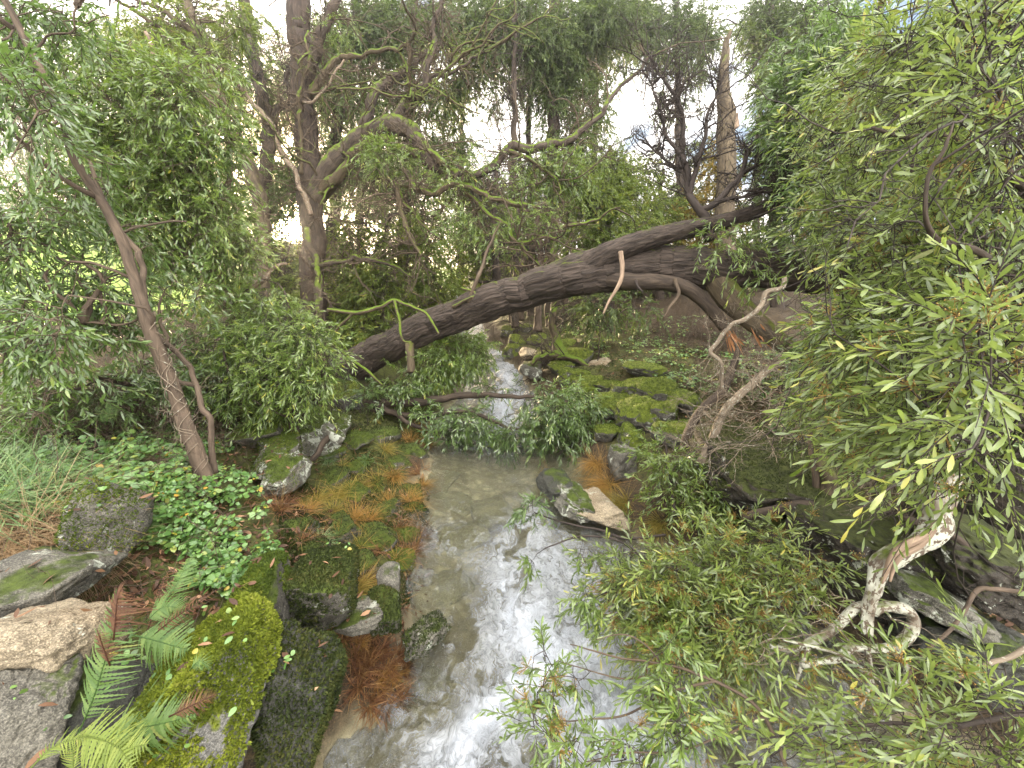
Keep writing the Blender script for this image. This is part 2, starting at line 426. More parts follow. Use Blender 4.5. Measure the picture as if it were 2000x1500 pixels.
M['wood_peeled'] = m_bark('peeled wood', (.11, .075, .05), (.32, .235, .165), bump=.4, grain=(50, 50, 4), bd=.006)
M['rock_moss'] = m_rock('mossy rock', (.035, .034, .028), (.12, .11, .09), moss=.7, lichen=.2)
M['rock_bright'] = m_rock('bright moss rock', (.05, .05, .047), (.17, .165, .15), moss=.6, lichen=0, mosscol=(.19, .23, .02))
M['rock_dark'] = m_rock('dark wet rock', (.014, .015, .013), (.05, .05, .04), moss=.4, lichen=0, mosscol=(.07, .1, .014), wet=.5)
M['rock_lichen'] = m_rock('lichen rock', (.05, .05, .04), (.17, .16, .13), moss=.5, lichen=.56)
M['rock_pale'] = m_rock('pale granite', (.13, .105, .07), (.36, .3, .205), moss=.12, lichen=.1, brown=.6)
M['rock_grey'] = m_rock('grey granite', (.05, .047, .04), (.16, .15, .12), moss=.42, lichen=.25)
M['rock_boulder'] = m_rock('shaded boulder', (.014, .012, .01), (.055, .046, .034), moss=.6, lichen=.2, mosscol=(.07, .085, .016))
M['rock_wall'] = m_rock('wall rock', (.035, .034, .028), (.14, .13, .11), moss=.80, lichen=.3, mosscol=(.15, .195, .018))
M['rock_wet'] = m_rock('wet stone', (.09, .085, .045), (.26, .24, .14), moss=0, lichen=0, wet=.3)

# ------------------------------------------------------------------ foliage
HOLES = [(568, 440, 27, 1), (725, 452, 22, .8), (930, 250, 34, .8), (1000, 215, 30, .8), (985, 330, 26, .7), (1235, 170, 34, .8), (1430, 110, 44, .9), (1440, 215, 34, .9), (1270, 285, 24, .8), (1330, 340, 20, .7),
         (860, 105, 16, .7), (700, 225, 10, .6), (15, 330, 40, .6), (90, 60, 28, .7), (180, 30, 25, .7), (1195, 110, 18, .7), (1600, 30, 14, .6), (760, 130, 12, .6), (20, 120, 25, .6)]
CLEAR = [(1730, 1215, 115, 1), (1800, 1060, 95, 1), (1600, 1270, 70, .9), (1840, 960, 55, 1), (1650, 1340, 60, .8), (1450, 1330, 85, .9), (1430, 1420, 80, .85), (1560, 1440, 60, .6), (1650, 1470, 50, .5), (1560, 1330, 60, .8), (1880, 1190, 80, .85), (1240, 1230, 50, .9), (1190, 1360, 60, .7), (1700, 1010, 60, .8), (1560, 1010, 50, .8)]
def dens(line, k=6):
    return cr(line, max(3, k))

def sample_blob(rng, b, thr, freq):
    px, py, t, rx, ry, lai, spec = b
    leafpx = spec['L'] * FPX / t * spec['W'] * FPX / t * .6
    n = int(lai * (2.7 if t > 7 else 2.0 if t > 3.2 else 2.8) * PI * rx * ry / leafpx / spec['n']) + 1
    m = n * 4
    u = rng.normal(size=(m, 3)); u = nrm(u) * (rng.random((m, 1)) ** (1 / 2.4))
    rz = spec.get('rz', .5 * (rx + ry) * t / FPX)
    tt = np.maximum(t + u[:, 2] * rz, .8)
    p = P(px + u[:, 0] * rx, py + u[:, 1] * ry, t) ; p = CAM + (p - CAM) * (tt / t)[:, None]
    ns = vnoise(p * freq, int(px * 7 + py) % 997) + .5 * vnoise(p * freq * 2.7, int(px * 5 + py) % 991)
    ok = ns > thr
    X, Y, _ = proj(p)
    for hx, hy, hr, pr_ in HOLES:
        ext = (spec['tl'] * .4) * FPX / t if pr_ == 1 else 4
        if spec.get('holes', True): ok &= ((X - hx) ** 2 + (Y - hy) ** 2 > (hr + ext) ** 2) | (rng.random(m) > pr_)
    if t < 3.4:
        for hx, hy, hr, pr_ in CLEAR: ok &= ((X - hx) ** 2 + (Y - hy) ** 2 > hr ** 2) | (rng.random(m) > pr_)
    p = p[ok][:n]
    return p

def foliage(parent, skel, blobs, spec, mleaf, mtwig, seed, thr=-.25, freq=None, names=('crown', 'twigs'), buds=0.0, conn_r=.005, tm=None):
    """Fill blobs with leafy sprays, connect every spray to the skeleton, build two child meshes."""
    rng = np.random.default_rng(seed)
    skel = np.asarray(skel, float)
    org = []
    for b in blobs:
        b = tuple(b) if len(b) == 7 else (*b, spec)
        tmid = b[2]
        org.append(sample_blob(rng, b, thr, freq or 1.6 / (.12 * tmid + .25)))
    org = np.concatenate(org)
    if len(org) == 0: return
    # connect
    nodes = [skel]; lines = []; par = np.zeros_like(org)
    d0 = np.array([np.min(((skel - o) ** 2).sum(1)) for o in org])
    order = np.argsort(d0)
    buf = np.zeros((len(skel) + 2 * len(org), 3)); buf[:len(skel)] = skel; k = len(skel)
    S = 5; u = np.linspace(0, 1, S)[:, None]
    for i in order:
        o = org[i]
        j = np.argmin(((buf[:k] - o) ** 2).sum(1)); a = buf[j]
        dist = np.linalg.norm(o - a)
        mid = (a + o) / 2 + rng.normal(size=3) * dist * .10 + np.array([0, 0, .06 * dist])
        ln = (1 - u) ** 2 * a + 2 * u * (1 - u) * mid + u * u * o
        lines.append(ln); par[i] = o - a
        buf[k] = ln[2]; buf[k + 1] = o; k += 2
    lines = np.array(lines)
    tw = MB(); cw = MB()
    ll = np.linalg.norm(lines[:, -1] - lines[:, 0], axis=1)
    twigs(tw, lines, np.clip(conn_r * (.6 + ll * 1.3), .0015, .03), np.clip(conn_r * .55, .001, .01), 4)
    # sprays
    N = len(org); nl = spec['n']; tl = spec['tl'] * rng.uniform(.6, 1.25, N)
    d = nrm(nrm(par) * .7 + rng.normal(size=(N, 3)) * .55 + np.array([0, 0, spec.get('rise', -.25)]) + np.asarray(spec.get('bias', (0, 0, 0))))
    g = np.array([0, 0, -1.0])
    u = np.linspace(0, 1, 4)[None, :, None]
    sl = org[:, None, :] + d[:, None, :] * (tl[:, None, None] * u) + g * (spec.get('droop', .3) * tl[:, None, None] * u * u)
    twigs(tw, sl, np.full(N, conn_r * .5), np.full(N, conn_r * .25), 3)
    t = (np.arange(nl)[None, :] + rng.random((N, nl))) / nl; t = .12 + .88 * t
    base = org[:, None, :] + d[:, None, :] * (tl[:, None] * t)[..., None] + g * (spec.get('droop', .3) * tl[:, None] * t * t)[..., None]
    dd = np.repeat(d[:, None, :], nl, 1)
    a = nrm(np.cross(dd, np.array([0.03, .02, 1.0]))); bb = np.cross(a, dd)
    side = np.where(np.arange(nl) % 2 == 0, 0, PI)[None, :] + rng.normal(size=(N, nl)) * .8
    phi = rng.uniform(.15, 1.0, (N, nl))
    ld = dd * np.cos(phi)[..., None] + (a * np.cos(side)[..., None] + bb * np.sin(side)[..., None]) * np.sin(phi)[..., None] + g * spec.get('hang', .25)
    ld = nrm(ld)
    nn = nrm(np.array([0, 0, 1.0]) + rng.normal(size=(N, nl, 3)) * spec.get('flutter', .7))
    Ls = spec['L'] * rng.uniform(.6, 1.2, (N, nl)); Ws = spec['W'] * rng.uniform(.7, 1.2, (N, nl))
    cl = rng.random((N, 1)) * .45 + rng.random((N, nl)) * .5 + np.clip(t - .6, 0, 1) * .35
    leaves(cw, base.reshape(-1, 3), ld.reshape(-1, 3), nn.reshape(-1, 3), Ls.ravel(), Ws.ravel(), rng.uniform(-.05, .35, N * nl), tm or spec['tm'], np.clip(cl.ravel(), 0, 1))
    tw.build(names[1], mtwig, parent)
    c = cw.build(names[0], mleaf, parent)
    if buds:
        pick = rng.random(N) < buds
        bm = MB(); o = sl[pick][:, 2]; dN = d[pick]; n = len(o)
        if n:
            nb = 26
            q = o[:, None, :] + nrm(rng.normal(size=(n, nb, 3)) + dN[:, None, :] * .9) * (rng.random((n, nb, 1)) * .05 + .012)
            st = np.stack([np.repeat(o[:, None, :], nb, 1).reshape(-1, 3), q.reshape(-1, 3)], 1)
            twigs(bm, st, np.full(n * nb, .0008), np.full(n * nb, .0006), 3)
            r = .0032; oc = np.array([[1, 0, 0], [-1, 0, 0], [0, 1, 0], [0, -1, 0], [0, 0, 1], [0, 0, -1]]) * r
            fc = np.array([[0, 2, 4], [2, 1, 4], [1, 3, 4], [3, 0, 4], [2, 0, 5], [1, 2, 5], [3, 1, 5], [0, 3, 5]])
            qq = q.reshape(-1, 3); v = qq[:, None, :] + oc[None]
            bm.add(v.reshape(-1, 3), None, (fc[None] + (np.arange(len(qq)) * 6)[:, None, None]).reshape(-1, 3), rnd=np.repeat(rng.random(len(qq)), 6))
            bm.build('blossom', M['bud'], parent)
    return c

SP_L = dict(L=.085, W=.0175, n=17, tl=.34, tm='mid', droop=.25, hang=.25)
SP_NEAR = dict(L=.07, W=.0155, n=18, tl=.38, tm='near', droop=.3, hang=.15, flutter=.9)
SP_FAR = dict(L=.13, W=.034, n=22, tl=.6, tm='far', droop=.3, hang=.4)
SP_VFAR = dict(L=.2, W=.055, n=22, tl=.9, tm='far', droop=.3, hang=.4)

def pxline(pts):
    a = np.asarray(pts, float)
    p = P(a[:, 0], a[:, 1], a[:, 2]); r = a[:, 3] * a[:, 2] / FPX
    return p, r

def limb(mb, pts, skel=None, **kw):
    p, r = pxline(pts)
    c = tube(mb, p, r, **kw)
    if skel is not None: skel.append(c[::max(1, len(c) // 40)])
    return c

def sprout(mb, seeds, dirs, lens, levels, rng, r0=.006, wig=.35, kids=(5, 5), up=.0, S=7, spread=.9, sides=4):
    """bare branching: seeds (N,3), dirs (N,3), lens (N,); returns list of line batches"""
    out = []
    p, d, l, r = np.asarray(seeds, float), nrm(np.asarray(dirs, float)), np.asarray(lens, float), np.full(len(seeds), r0)
    for lv in range(levels):
        N = len(p)
        if N == 0: break
        ln = np.zeros((N, S, 3)); ln[:, 0] = p; dd = d.copy()
        for s in range(1, S):
            dd = nrm(dd + rng.normal(size=(N, 3)) * wig * .55 + np.array([0, 0, up]))
            ln[:, s] = ln[:, s - 1] + dd * (l / (S - 1))[:, None]
        twigs(mb, ln, r, r * .45, sides if lv == 0 else 3)
        out.append(ln)
        k = kids[min(lv, len(kids) - 1)]
        idx = rng.integers(1, S, (N, k)); fr = rng.random((N, k, 1))
        a = ln[np.arange(N)[:, None], idx - 1]; b = ln[np.arange(N)[:, None], idx]
        np_ = (a * (1 - fr) + b * fr).reshape(-1, 3)
        nd = nrm(nrm(b - a) + rng.normal(size=(N, k, 3)) * spread).reshape(-1, 3)
        l = np.repeat(l, k) * rng.uniform(.3, .65, N * k); r = np.repeat(r, k) * .55; p, d = np_, nd
    return out
# ------------------------------------------------------------------ camera, world, sun
cam = bpy.data.cameras.new('camera'); co = bpy.data.objects.new('camera', cam); COL.objects.link(co)
co.location = (0, 0, H); co.rotation_euler = (PI / 2 - PITCH, 0, 0)
cam.sensor_width = 36; cam.lens = 36 * FPX / 2000; cam.clip_end = 2000; cam.clip_start = .05
sc.camera = co
sd = nrm(ray(568, 440)); EV = math.asin(sd[2]); AZ = math.atan2(sd[0], sd[1])
w = bpy.data.worlds.new('World'); sc.world = w; w.use_nodes = True
wt = w.node_tree; wt.nodes.clear()
class WN(NT):
    def __init__(s, t): s.t = t
W_ = WN(wt)
sky = W_.n('ShaderNodeTexSky', sky_type='NISHITA', sun_disc=False, sun_elevation=EV, sun_rotation=AZ, air_density=1.0, dust_density=1.5)
tc = W_.n('ShaderNodeTexCoord').outputs['Generated']
cn = W_.noise(W_.vscale(tc, 1, 1, 2.2), 2.6, 6, .6, .3)
cm = W_.ramp(cn, [(.42, 0.0), (.54, 1.0)])
cloud = W_.mix(W_.noise(tc, 5, 4), (10.8, 10.1, 9.5), (14.2, 13.4, 12.6))
blue = W_.mix(.88, sky.outputs[0], (.75, 1.1, 1.6))
dp = W_.n('ShaderNodeVectorMath', operation='DOT_PRODUCT'); W_.l(tc, dp.inputs[0]); dp.inputs[1].default_value = sd
glow = W_.math('POWER', W_.math('MAXIMUM', dp.outputs['Value'], 0.0), 60.0)
disc = W_.math('POWER', W_.math('MAXIMUM', dp.outputs['Value'], 0.0), 2500.0)
fill_dot = W_.n('ShaderNodeVectorMath', operation='DOT_PRODUCT'); W_.l(tc, fill_dot.inputs[0]); fill_dot.inputs[1].default_value = tuple(nrm(np.array([.25, -.55, .8])))
bank = W_.ramp(fill_dot.outputs['Value'], [(.0, .09), (.45, .15), (.75, .7), (.95, 1.0)])  # added bright sky patch behind the camera, unseen, for directional light
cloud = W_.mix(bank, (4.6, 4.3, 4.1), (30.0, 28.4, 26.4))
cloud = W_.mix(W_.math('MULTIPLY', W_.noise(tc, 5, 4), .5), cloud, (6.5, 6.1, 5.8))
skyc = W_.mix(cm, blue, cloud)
ad = W_.n('ShaderNodeMix', data_type='RGBA', blend_type='ADD'); ad.inputs[0].default_value = 1
W_.l(skyc, ad.inputs[6]); W_.l(W_.mix(glow, (0, 0, 0), (22, 15, 8)), ad.inputs[7])
ad2 = W_.n('ShaderNodeMix', data_type='RGBA', blend_type='ADD'); ad2.inputs[0].default_value = 1
W_.l(ad.outputs[2], ad2.inputs[6]); W_.l(W_.mix(disc, (0, 0, 0), (300, 220, 110)), ad2.inputs[7])
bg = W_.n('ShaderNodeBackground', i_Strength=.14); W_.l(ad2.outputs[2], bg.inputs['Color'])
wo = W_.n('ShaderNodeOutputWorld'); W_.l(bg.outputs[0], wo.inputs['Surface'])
sun = bpy.data.lights.new('sun', 'SUN'); so = bpy.data.objects.new('sun', sun); COL.objects.link(so)
sun.energy = 5.0; sun.angle = math.radians(.5); sun.color = (1, .76, .46)
so.rotation_euler = Vector([-c for c in sd]).to_track_quat('-Z', 'Y').to_euler()
so.location = tuple(sd * 60)
sc.view_settings.view_transform = 'Standard'; sc.view_settings.look = 'None'; sc.view_settings.gamma = 1
sc.view_settings.exposure = 2.15
sc.render.engine = 'CYCLES'
cy = sc.cycles
cy.max_bounces = 6; cy.diffuse_bounces = 1; cy.glossy_bounces = 3; cy.transmission_bounces = 5; cy.transparent_max_bounces = 8
cy.caustics_reflective = False; cy.caustics_refractive = False; cy.sample_clamp_indirect = 6

# ------------------------------------------------------------------ ground, field, water
def grid_mesh(X, Y, Z):
    ny, nx = X.shape
    i = np.arange(ny - 1)[:, None] * nx; j = np.arange(nx - 1)[None]
    q = np.stack([i + j, i + j + 1, i + nx + j + 1, i + nx + j], -1).reshape(-1, 4)
    return np.stack([X, Y, Z], -1).reshape(-1, 3), q

gx = np.sinh(np.linspace(-4.3, 4.3, 460)) / math.sinh(4.3) * 130
gx = np.where(np.abs(gx) < 1e9, gx, gx)
yy = np.concatenate([np.linspace(-6, .8, 40, endpoint=False), .8 + (np.exp(np.linspace(0, 4.1, 460)) - 1) / (math.exp(4.1) - 1) * 150])
X, Y = np.meshgrid(gx, yy); Z = T(X, Y)
v, q = grid_mesh(X, Y, Z)
el = np.interp(v[:, 1], YE, EL); er = np.interp(v[:, 1], YE, ER)
dl = el - v[:, 0]; dr = v[:, 0] - er
dist = np.maximum(dl, dr)
wet = 1 - sstep(v[:, 2] - zw(v[:, 1]), -.03, .10)
wet *= (dist < 1.2)
mossy = np.where(dl > 0, sstep(dl, 0, .3) * (1 - sstep(dl, 2.2, 3.6)) * sstep(v[:, 1], 1, 2), sstep(dr, .1, .6) * (1 - sstep(dr, 3, 6)) * .75)
green = sstep(dl, 7.5, 10)
mb = MB(); mb.add(v, q)
m = NT('forest floor')
p = m.pos()
n1 = m.noise(p, 3, 6, .65); n2 = m.noise(p, 22, 6, .7); n3 = m.noise(p, 80, 3, .7)
soil = m.mix(m.ramp(n2, [(.35, 0.0), (.68, 1.0)]), (.016, .012, .007), (.085, .058, .03))
soil = m.mix(m.ramp(n3, [(.55, 0.0), (.68, .7)]), soil, (.15, .10, .05))
mc = m.mix(m.ramp(n2, [(.35, 0.0), (.65, 1.0)]), (.025, .03, .008), (.085, .10, .018))
mf = m.math('ADD', m.attr('mossy'), m.math('SUBTRACT', n1, .75))
col = m.mix(m.ramp(mf, [(.3, 0.0), (.6, .9)]), soil, mc)
bedc = m.mix(m.ramp(m.noise(p, 2.6, 5, .65), [(.35, 0.0), (.65, 1.0)]), (.19, .165, .085), (.5, .46, .30))
vor = m.n('ShaderNodeTexVoronoi', i_Scale=9.0); m.l(p, vor.inputs['Vector'])
bedc = m.mix(m.ramp(vor.outputs['Distance'], [(.1, 0.0), (.6, .55)]), bedc, (.11, .09, .055))
col = m.mix(m.attr('wet'), col, bedc)
col = m.mix(m.attr('green'), col, m.mix(n1, (.18, .28, .06), (.26, .36, .08)))
h = m.math('ADD', n2, m.math('MULTIPLY', n3, .6))
rough = m.math('SUBTRACT', .85, m.math('MULTIPLY', m.attr('wet'), .4))
mat = m.out(m.pr(col, rough, .3, m.bump(h, .8, .04)))
g = mb.build('ground', mat, extra=dict(wet=wet, mossy=mossy, green=green)); g['kind'] = 'structure'

# field on the hill beyond the bank
fx = -8.8 - (np.exp(np.linspace(0, 3.2, 120)) - 1) / (math.exp(3.2) - 1) * 110
X, Y = np.meshgrid(fx[::-1], np.linspace(0, 120, 160)); Z = T(X, Y) + .05 + .1 * fbm(np.stack([X * .4, Y * .4, X * 0], -1), 3, 44) * .4
v, q = grid_mesh(X, Y, Z); mb = MB(); mb.add(v, q)
m = NT('meadow grass'); p = m.pos()
col = m.mix(m.noise(p, .35, 4), (.2, .32, .06), (.32, .44, .10))
col = m.mix(m.ramp(m.noise(p, 14, 4, .7), [(.4, 0.0), (.7, .5)]), col, (.17, .28, .05))
fo = mb.build('field', m.out(m.pr(col, .8, .2, m.bump(m.noise(p, 25, 4, .7), .6, .1)))); fo['kind'] = 'structure'

# stream water
ny = 620
yv = .3 + (np.exp(np.linspace(0, 2.9, ny)) - 1) / (math.exp(2.9) - 1) * 40
def w3s(x, y): return fbm(np.stack([x * 4, y * 4, x * 0], -1), 3, 73)
NU = 280
U = np.linspace(0, 1, NU)
el = np.interp(yv, YE, EL) - .35; er = np.interp(yv, YE, ER) + .35
X = el[:, None] * (1 - U) + er[:, None] * U; Y = np.repeat(yv[:, None], NU, 1)
warp = fbm(np.stack([X * 1.5, Y * 1.1, X * 0], -1), 3, 61)
xc = np.interp(Y, [0, 1.7, 2.6, 3.4, 4.4, 5.5], [.42, .42, .42, .38, .15, -.1])
core = np.exp(-((X - xc + .15 * warp) / np.interp(Y, [1.5, 2.6, 3.6, 4.6], [.95, .75, .5, .3])) ** 2)
foam = core * np.interp(Y, [0, 1.5, 2.3, 3.2, 4.2, 5.2, 6, 7, 9, 30], [.86, .82, .74, .58, .38, .1, .2, .5, .6, .55])
foam = foam + np.interp(Y, [5.5, 6.2, 8, 40], [0, .34, .5, .5]) * (.7 + .5 * warp)  # upstream foam, its whiteness also standing in for sky reflected in ripples
foam = foam + .27 * sstep(Y, 5.2, 3.4) * (.7 + .5 * warp)
rl = np.array([[985, 1150], [1010, 1205], [1038, 1260], [1032, 1310], [985, 1360], [945, 1400], [905, 1450], [880, 1520]], float)
rd_ = ray(rl[:, 0], rl[:, 1]); rt = -(H - .05) / rd_[:, 2]; rp = cr(CAM + rt[:, None] * rd_, 60)
d2 = np.full(X.shape, 9.0); px_ = X + .10 * w3s(X, Y); py_ = Y
for a_ in rp: d2 = np.minimum(d2, (px_ - a_[0]) ** 2 + (py_ - a_[1]) ** 2)
foam = foam * .86 + .44 * np.exp(-d2 / .09 ** 2) + .10 * np.exp(-d2 / .25 ** 2)
amp = np.interp(Y, [1, 2.5, 3.8, 5, 6, 7, 30], [.05, .045, .026, .013, .016, .03, .05])
w3 = fbm(np.stack([X * 2.2, Y * 2.2, X * 0], -1), 2, 71)
rip = fbm(np.stack([X * 6 + warp, Y * 3.6, X * 0], -1), 4, 62) + .6 * (1 - np.abs(vnoise(np.stack([X * 8 + 2 * w3, Y * 6 + w3, X * 0], -1), 66)) * 2.2) + .25 * (1 - np.abs(vnoise(np.stack([X * 21 + 3 * w3, Y * 15 - 2 * w3, X * 0], -1), 67)) * 2.2)
Z = zw(Y) + amp * rip + .05 * core * sstep(Y, 4, 2.5)
v, q = grid_mesh(X, Y, Z); mb = MB(); mb.add(v, q)
m = NT('stream water'); p = m.pos()
wp = m.n('ShaderNodeTexNoise', i_Scale=2.2, i_Detail=4.0, i_Roughness=.6); m.l(p, wp.inputs['Vector'])
vm = m.n('ShaderNodeVectorMath', operation='MULTIPLY_ADD'); m.l(wp.outputs['Color'], vm.inputs[0]); vm.inputs[1].default_value = (.75, .75, .0); m.l(p, vm.inputs[2])
wv = vm.outputs[0]
f1 = m.noise(m.vscale(wv, 3.6, 1.9, 1), 1.0, 8, .66, .8)
f2 = m.noise(m.vscale(wv, 20, 8, 1), 1.0, 6, .72, 1.2)
f3 = m.noise(m.vscale(wv, 46, 22, 1), 1.0, 4, .7, .6)
def ridge(f, k): return m.math('SUBTRACT', 1.0, m.math('MULTIPLY', m.math('ABSOLUTE', m.math('SUBTRACT', f, .5)), k), True)
rd = ridge(f1, 7.0); rd2 = ridge(f2, 5.0); rd3 = ridge(f3, 4.0)
k = m.math('ADD', m.math('MULTIPLY', f1, .95), m.math('ADD', m.math('MULTIPLY', rd, .34), m.math('ADD', m.math('MULTIPLY', rd2, .20), m.math('MULTIPLY', rd3, .12))))
fa = m.math('ADD', m.math('MULTIPLY', m.attr('foam'), .78), m.math('SUBTRACT', k, 1.1))
ff = m.ramp(fa, [(.0, 0.0), (.16, .2), (.36, .5), (.66, .97)])
hb = m.math('ADD', m.noise(m.vscale(wv, 9, 6, 1), 1.0, 5, .62, 1.0), m.math('ADD', m.math('MULTIPLY', f2, .5), m.math('MULTIPLY', rd3, .12)))
nb = m.bump(hb, .7, .09)
tr = m.n('ShaderNodeBsdfTransparent'); tr.inputs['Color'].default_value = (.9, .92, .85, 1)
df = m.n('ShaderNodeBsdfDiffuse'); df.inputs['Color'].default_value = (.42, .42, .34, 1)
tb_ = m.n('ShaderNodeMixShader'); tb_.inputs[0].default_value = .04; m.l(tr.outputs[0], tb_.inputs[1]); m.l(df.outputs[0], tb_.inputs[2])
gl = m.n('ShaderNodeBsdfGlossy'); gl.inputs['Roughness'].default_value = .05; m.l(nb, gl.inputs['Normal'])
fr = m.n('ShaderNodeFresnel', i_IOR=1.36); m.l(nb, fr.inputs['Normal'])
wx = m.n('ShaderNodeMixShader'); m.l(m.math('MULTIPLY', fr.outputs[0], 1.0, True), wx.inputs[0]); m.l(tb_.outputs[0], wx.inputs[1]); m.l(gl.outputs[0], wx.inputs[2])
fs = m.pr(m.mix(rd2, (.50, .56, .64), (.78, .83, .9)), .4, .5, m.bump(m.math('ADD', f1, m.math('ADD', rd2, m.math('MULTIPLY', rd3, .5))), .8, .06))
fx_ = m.n('ShaderNodeMixShader'); m.l(ff, fx_.inputs[0]); m.l(wx.outputs[0], fx_.inputs[1]); m.l(fs, fx_.inputs[2])
wo_ = mb.build('water', m.out(fx_.outputs[0]), extra=dict(foam=foam.ravel())); wo_['kind'] = 'structure'

# ------------------------------------------------------------------ rocks
def ico(n):
    bm = bmesh.new(); bmesh.ops.create_icosphere(bm, subdivisions=n, radius=1)
    v = np.array([x.co[:] for x in bm.verts]); f = np.array([[a.index for a in t.verts] for t in bm.faces]); bm.free(); return v, f
ROCKS = []
ICO = {k: ico(k) for k in (3, 4, 5, 6)}

def rock(name, label, c, size, mat, seed, rot=0, sub=5, facets=11, cut=.72, rough=.05, tilt=(0, 0), moss=None, group=None, cat='stone'):
    """boulder: soft intersection of random planes, roughened; moss: (material, count) grows short leaves on its upper side"""
    rng = np.random.default_rng(seed)
    u, f = ICO[sub]
    ax = np.array([[1, 0, 0], [-1, 0, 0], [0, 1, 0], [0, -1, 0], [0, 0, 1], [0, 0, -1.]])
    pl = nrm(np.vstack([ax + rng.normal(size=(6, 3)) * .26, rng.normal(size=(max(facets - 6, 3), 3))]))
    ph = np.concatenate([rng.uniform(.74, .95, 6), rng.uniform(cut + .1, 1.12, len(pl) - 6)])
    dt = np.maximum(u @ pl.T, .05) / ph
    ex = 20 if sub > 4 else 12
    r = (dt ** ex).sum(1) ** (-1 / ex)
    r = np.minimum(r, 1.3)
    v = u * r[:, None]
    v = v * (1 + rough * fbm(v * 2.2 + seed, 4, seed) + rough * .55 * fbm(v * 7 + seed, 4, seed + 4) - rough * .9 * np.clip(1 - np.abs(vnoise(v * 2.6 + seed, seed + 8)) * 9, 0, 1))[:, None]
    v = v * np.asarray(size)
    cx, sx = math.cos(tilt[0]), math.sin(tilt[0]); cyy, syy = math.cos(tilt[1]), math.sin(tilt[1]); cz, sz = math.cos(rot), math.sin(rot)
    R = np.array([[cz, -sz, 0], [sz, cz, 0], [0, 0, 1]]) @ np.array([[1, 0, 0], [0, cx, -sx], [0, sx, cx]]) @ np.array([[cyy, 0, syy], [0, 1, 0], [-syy, 0, cyy]])
    v = v @ R.T + np.asarray(c)
    mb = MB(); mb.add(v, None, f)
    base = np.array([c[0], c[1], v[:, 2].min()])
    o = mb.build(name, mat, origin=base)
    tag(o, label, cat, group)
    if group is None and c[1] < 4.5 and c[0] < -.9: ROCKS.append((v, f))
    if moss:
        a, b, cc = v[f[:, 0]], v[f[:, 1]], v[f[:, 2]]
        nn = np.cross(b - a, cc - a); ar = np.linalg.norm(nn, axis=1); nn = nrm(nn)
        cen = (a + b + cc) / 3
        keep = (nn[:, 2] * .6 + .55 * vnoise(cen * 3.3, seed) + .25 * vnoise(cen * 12, seed + 1)) > (moss[2] if len(moss) > 2 else .15)
        pr = ar * keep
        if pr.sum() > 0:
            i = rng.choice(len(f), moss[1], p=pr / pr.sum())
            w = rng.dirichlet((1, 1, 1), moss[1])
            q = a[i] * w[:, :1] + b[i] * w[:, 1:2] + cc[i] * w[:, 2:]
            mm = MB()
            dd = nrm(nn[i] + rng.normal(size=(moss[1], 3)) * .7)
            leaves(mm, q - nn[i] * .003, dd, rng.normal(size=(moss[1], 3)), rng.uniform(.009, .024, moss[1]), rng.uniform(.006, .012, moss[1]), .3, 'far', np.clip(.5 + .35 * vnoise(q * 7, 3) + rng.normal(size=moss[1]) * .18, 0, 1))
            mm.build('moss', moss[0], o)
    return o

def rk(px, py, t, rw, rh, rd, *a, **k):
    """rock by apparent centre, depth and half sizes in photo pixels at that depth"""
    c = P(px, py, t); s = t / FPX
    return (c, (rw * s, rd * s, rh * s))
# ------------------------------------------------------------------ the fallen tree across the stream
rng = np.random.default_rng(7)
ft = thing('fallen_tree', 'big dark trunk fallen across the stream with furrowed bark', 'tree', P(640, 770, 8.0))
SK = []
tb = MB()
TR = [(560, 806, 8.6, 28), (640, 750, 8.1, 31), (700, 710, 7.7, 31), (770, 668, 7.3, 31), (860, 632, 6.9, 32), (950, 597, 6.5, 33), (1050, 562, 6.2, 34), (1120, 540, 6.0, 37), (1200, 525, 5.9, 40), (1300, 522, 5.8, 39), (1450, 525, 5.6, 38), (1600, 538, 5.4, 37), (1760, 552, 5.2, 35), (1940, 570, 5.0, 32)]
pp, rr = pxline(TR)
c = tube(tb, pp, rr, around=150, step=.022, ridge=.012, lump=.14, seed=3, jitter=.05)
SK.append(c[::8])
tb.build('trunk', M['bark_fallen'], ft)
def part(name, mat, parent, pts, **kw):
    mb = MB(); c = limb(mb, pts, **kw); return mb.build(name, M[mat] if isinstance(mat, str) else mat, parent), c
ub, c = part('branch', 'bark_fallen', ft, [(1060, 560, 6.2, 20), (1140, 524, 5.9, 25), (1205, 488, 5.65, 22), (1290, 460, 5.55, 18), (1370, 443, 5.55, 16.5), (1430, 428, 5.55, 16), (1500, 402, 5.5, 14), (1600, 340, 5.5, 12), (1680, 250, 5.5, 8)], around=72, step=.02, ridge=.009, lump=.1, seed=8, skel=SK); ub['label'] = 'thick upper fork rising to the right'
_, c = part('branch', 'bark_dark', ft, [(1110, 535, 6.05, 20), (1190, 545, 5.8, 18), (1240, 550, 5.62, 16), (1300, 552, 5.6, 15), (1350, 568, 5.5, 14), (1390, 605, 5.5, 13), (1415, 640, 5.5, 11)], around=28, step=.03, ridge=.005, seed=5)
part('branch', 'bark_halfmoss', ft, [(1395, 540, 5.6, 24), (1425, 580, 5.5, 24), (1462, 618, 5.4, 21), (1500, 650, 5.3, 19), (1545, 685, 5.2, 16), (1590, 730, 5.1, 12)], around=32, step=.03, ridge=.004, seed=6)
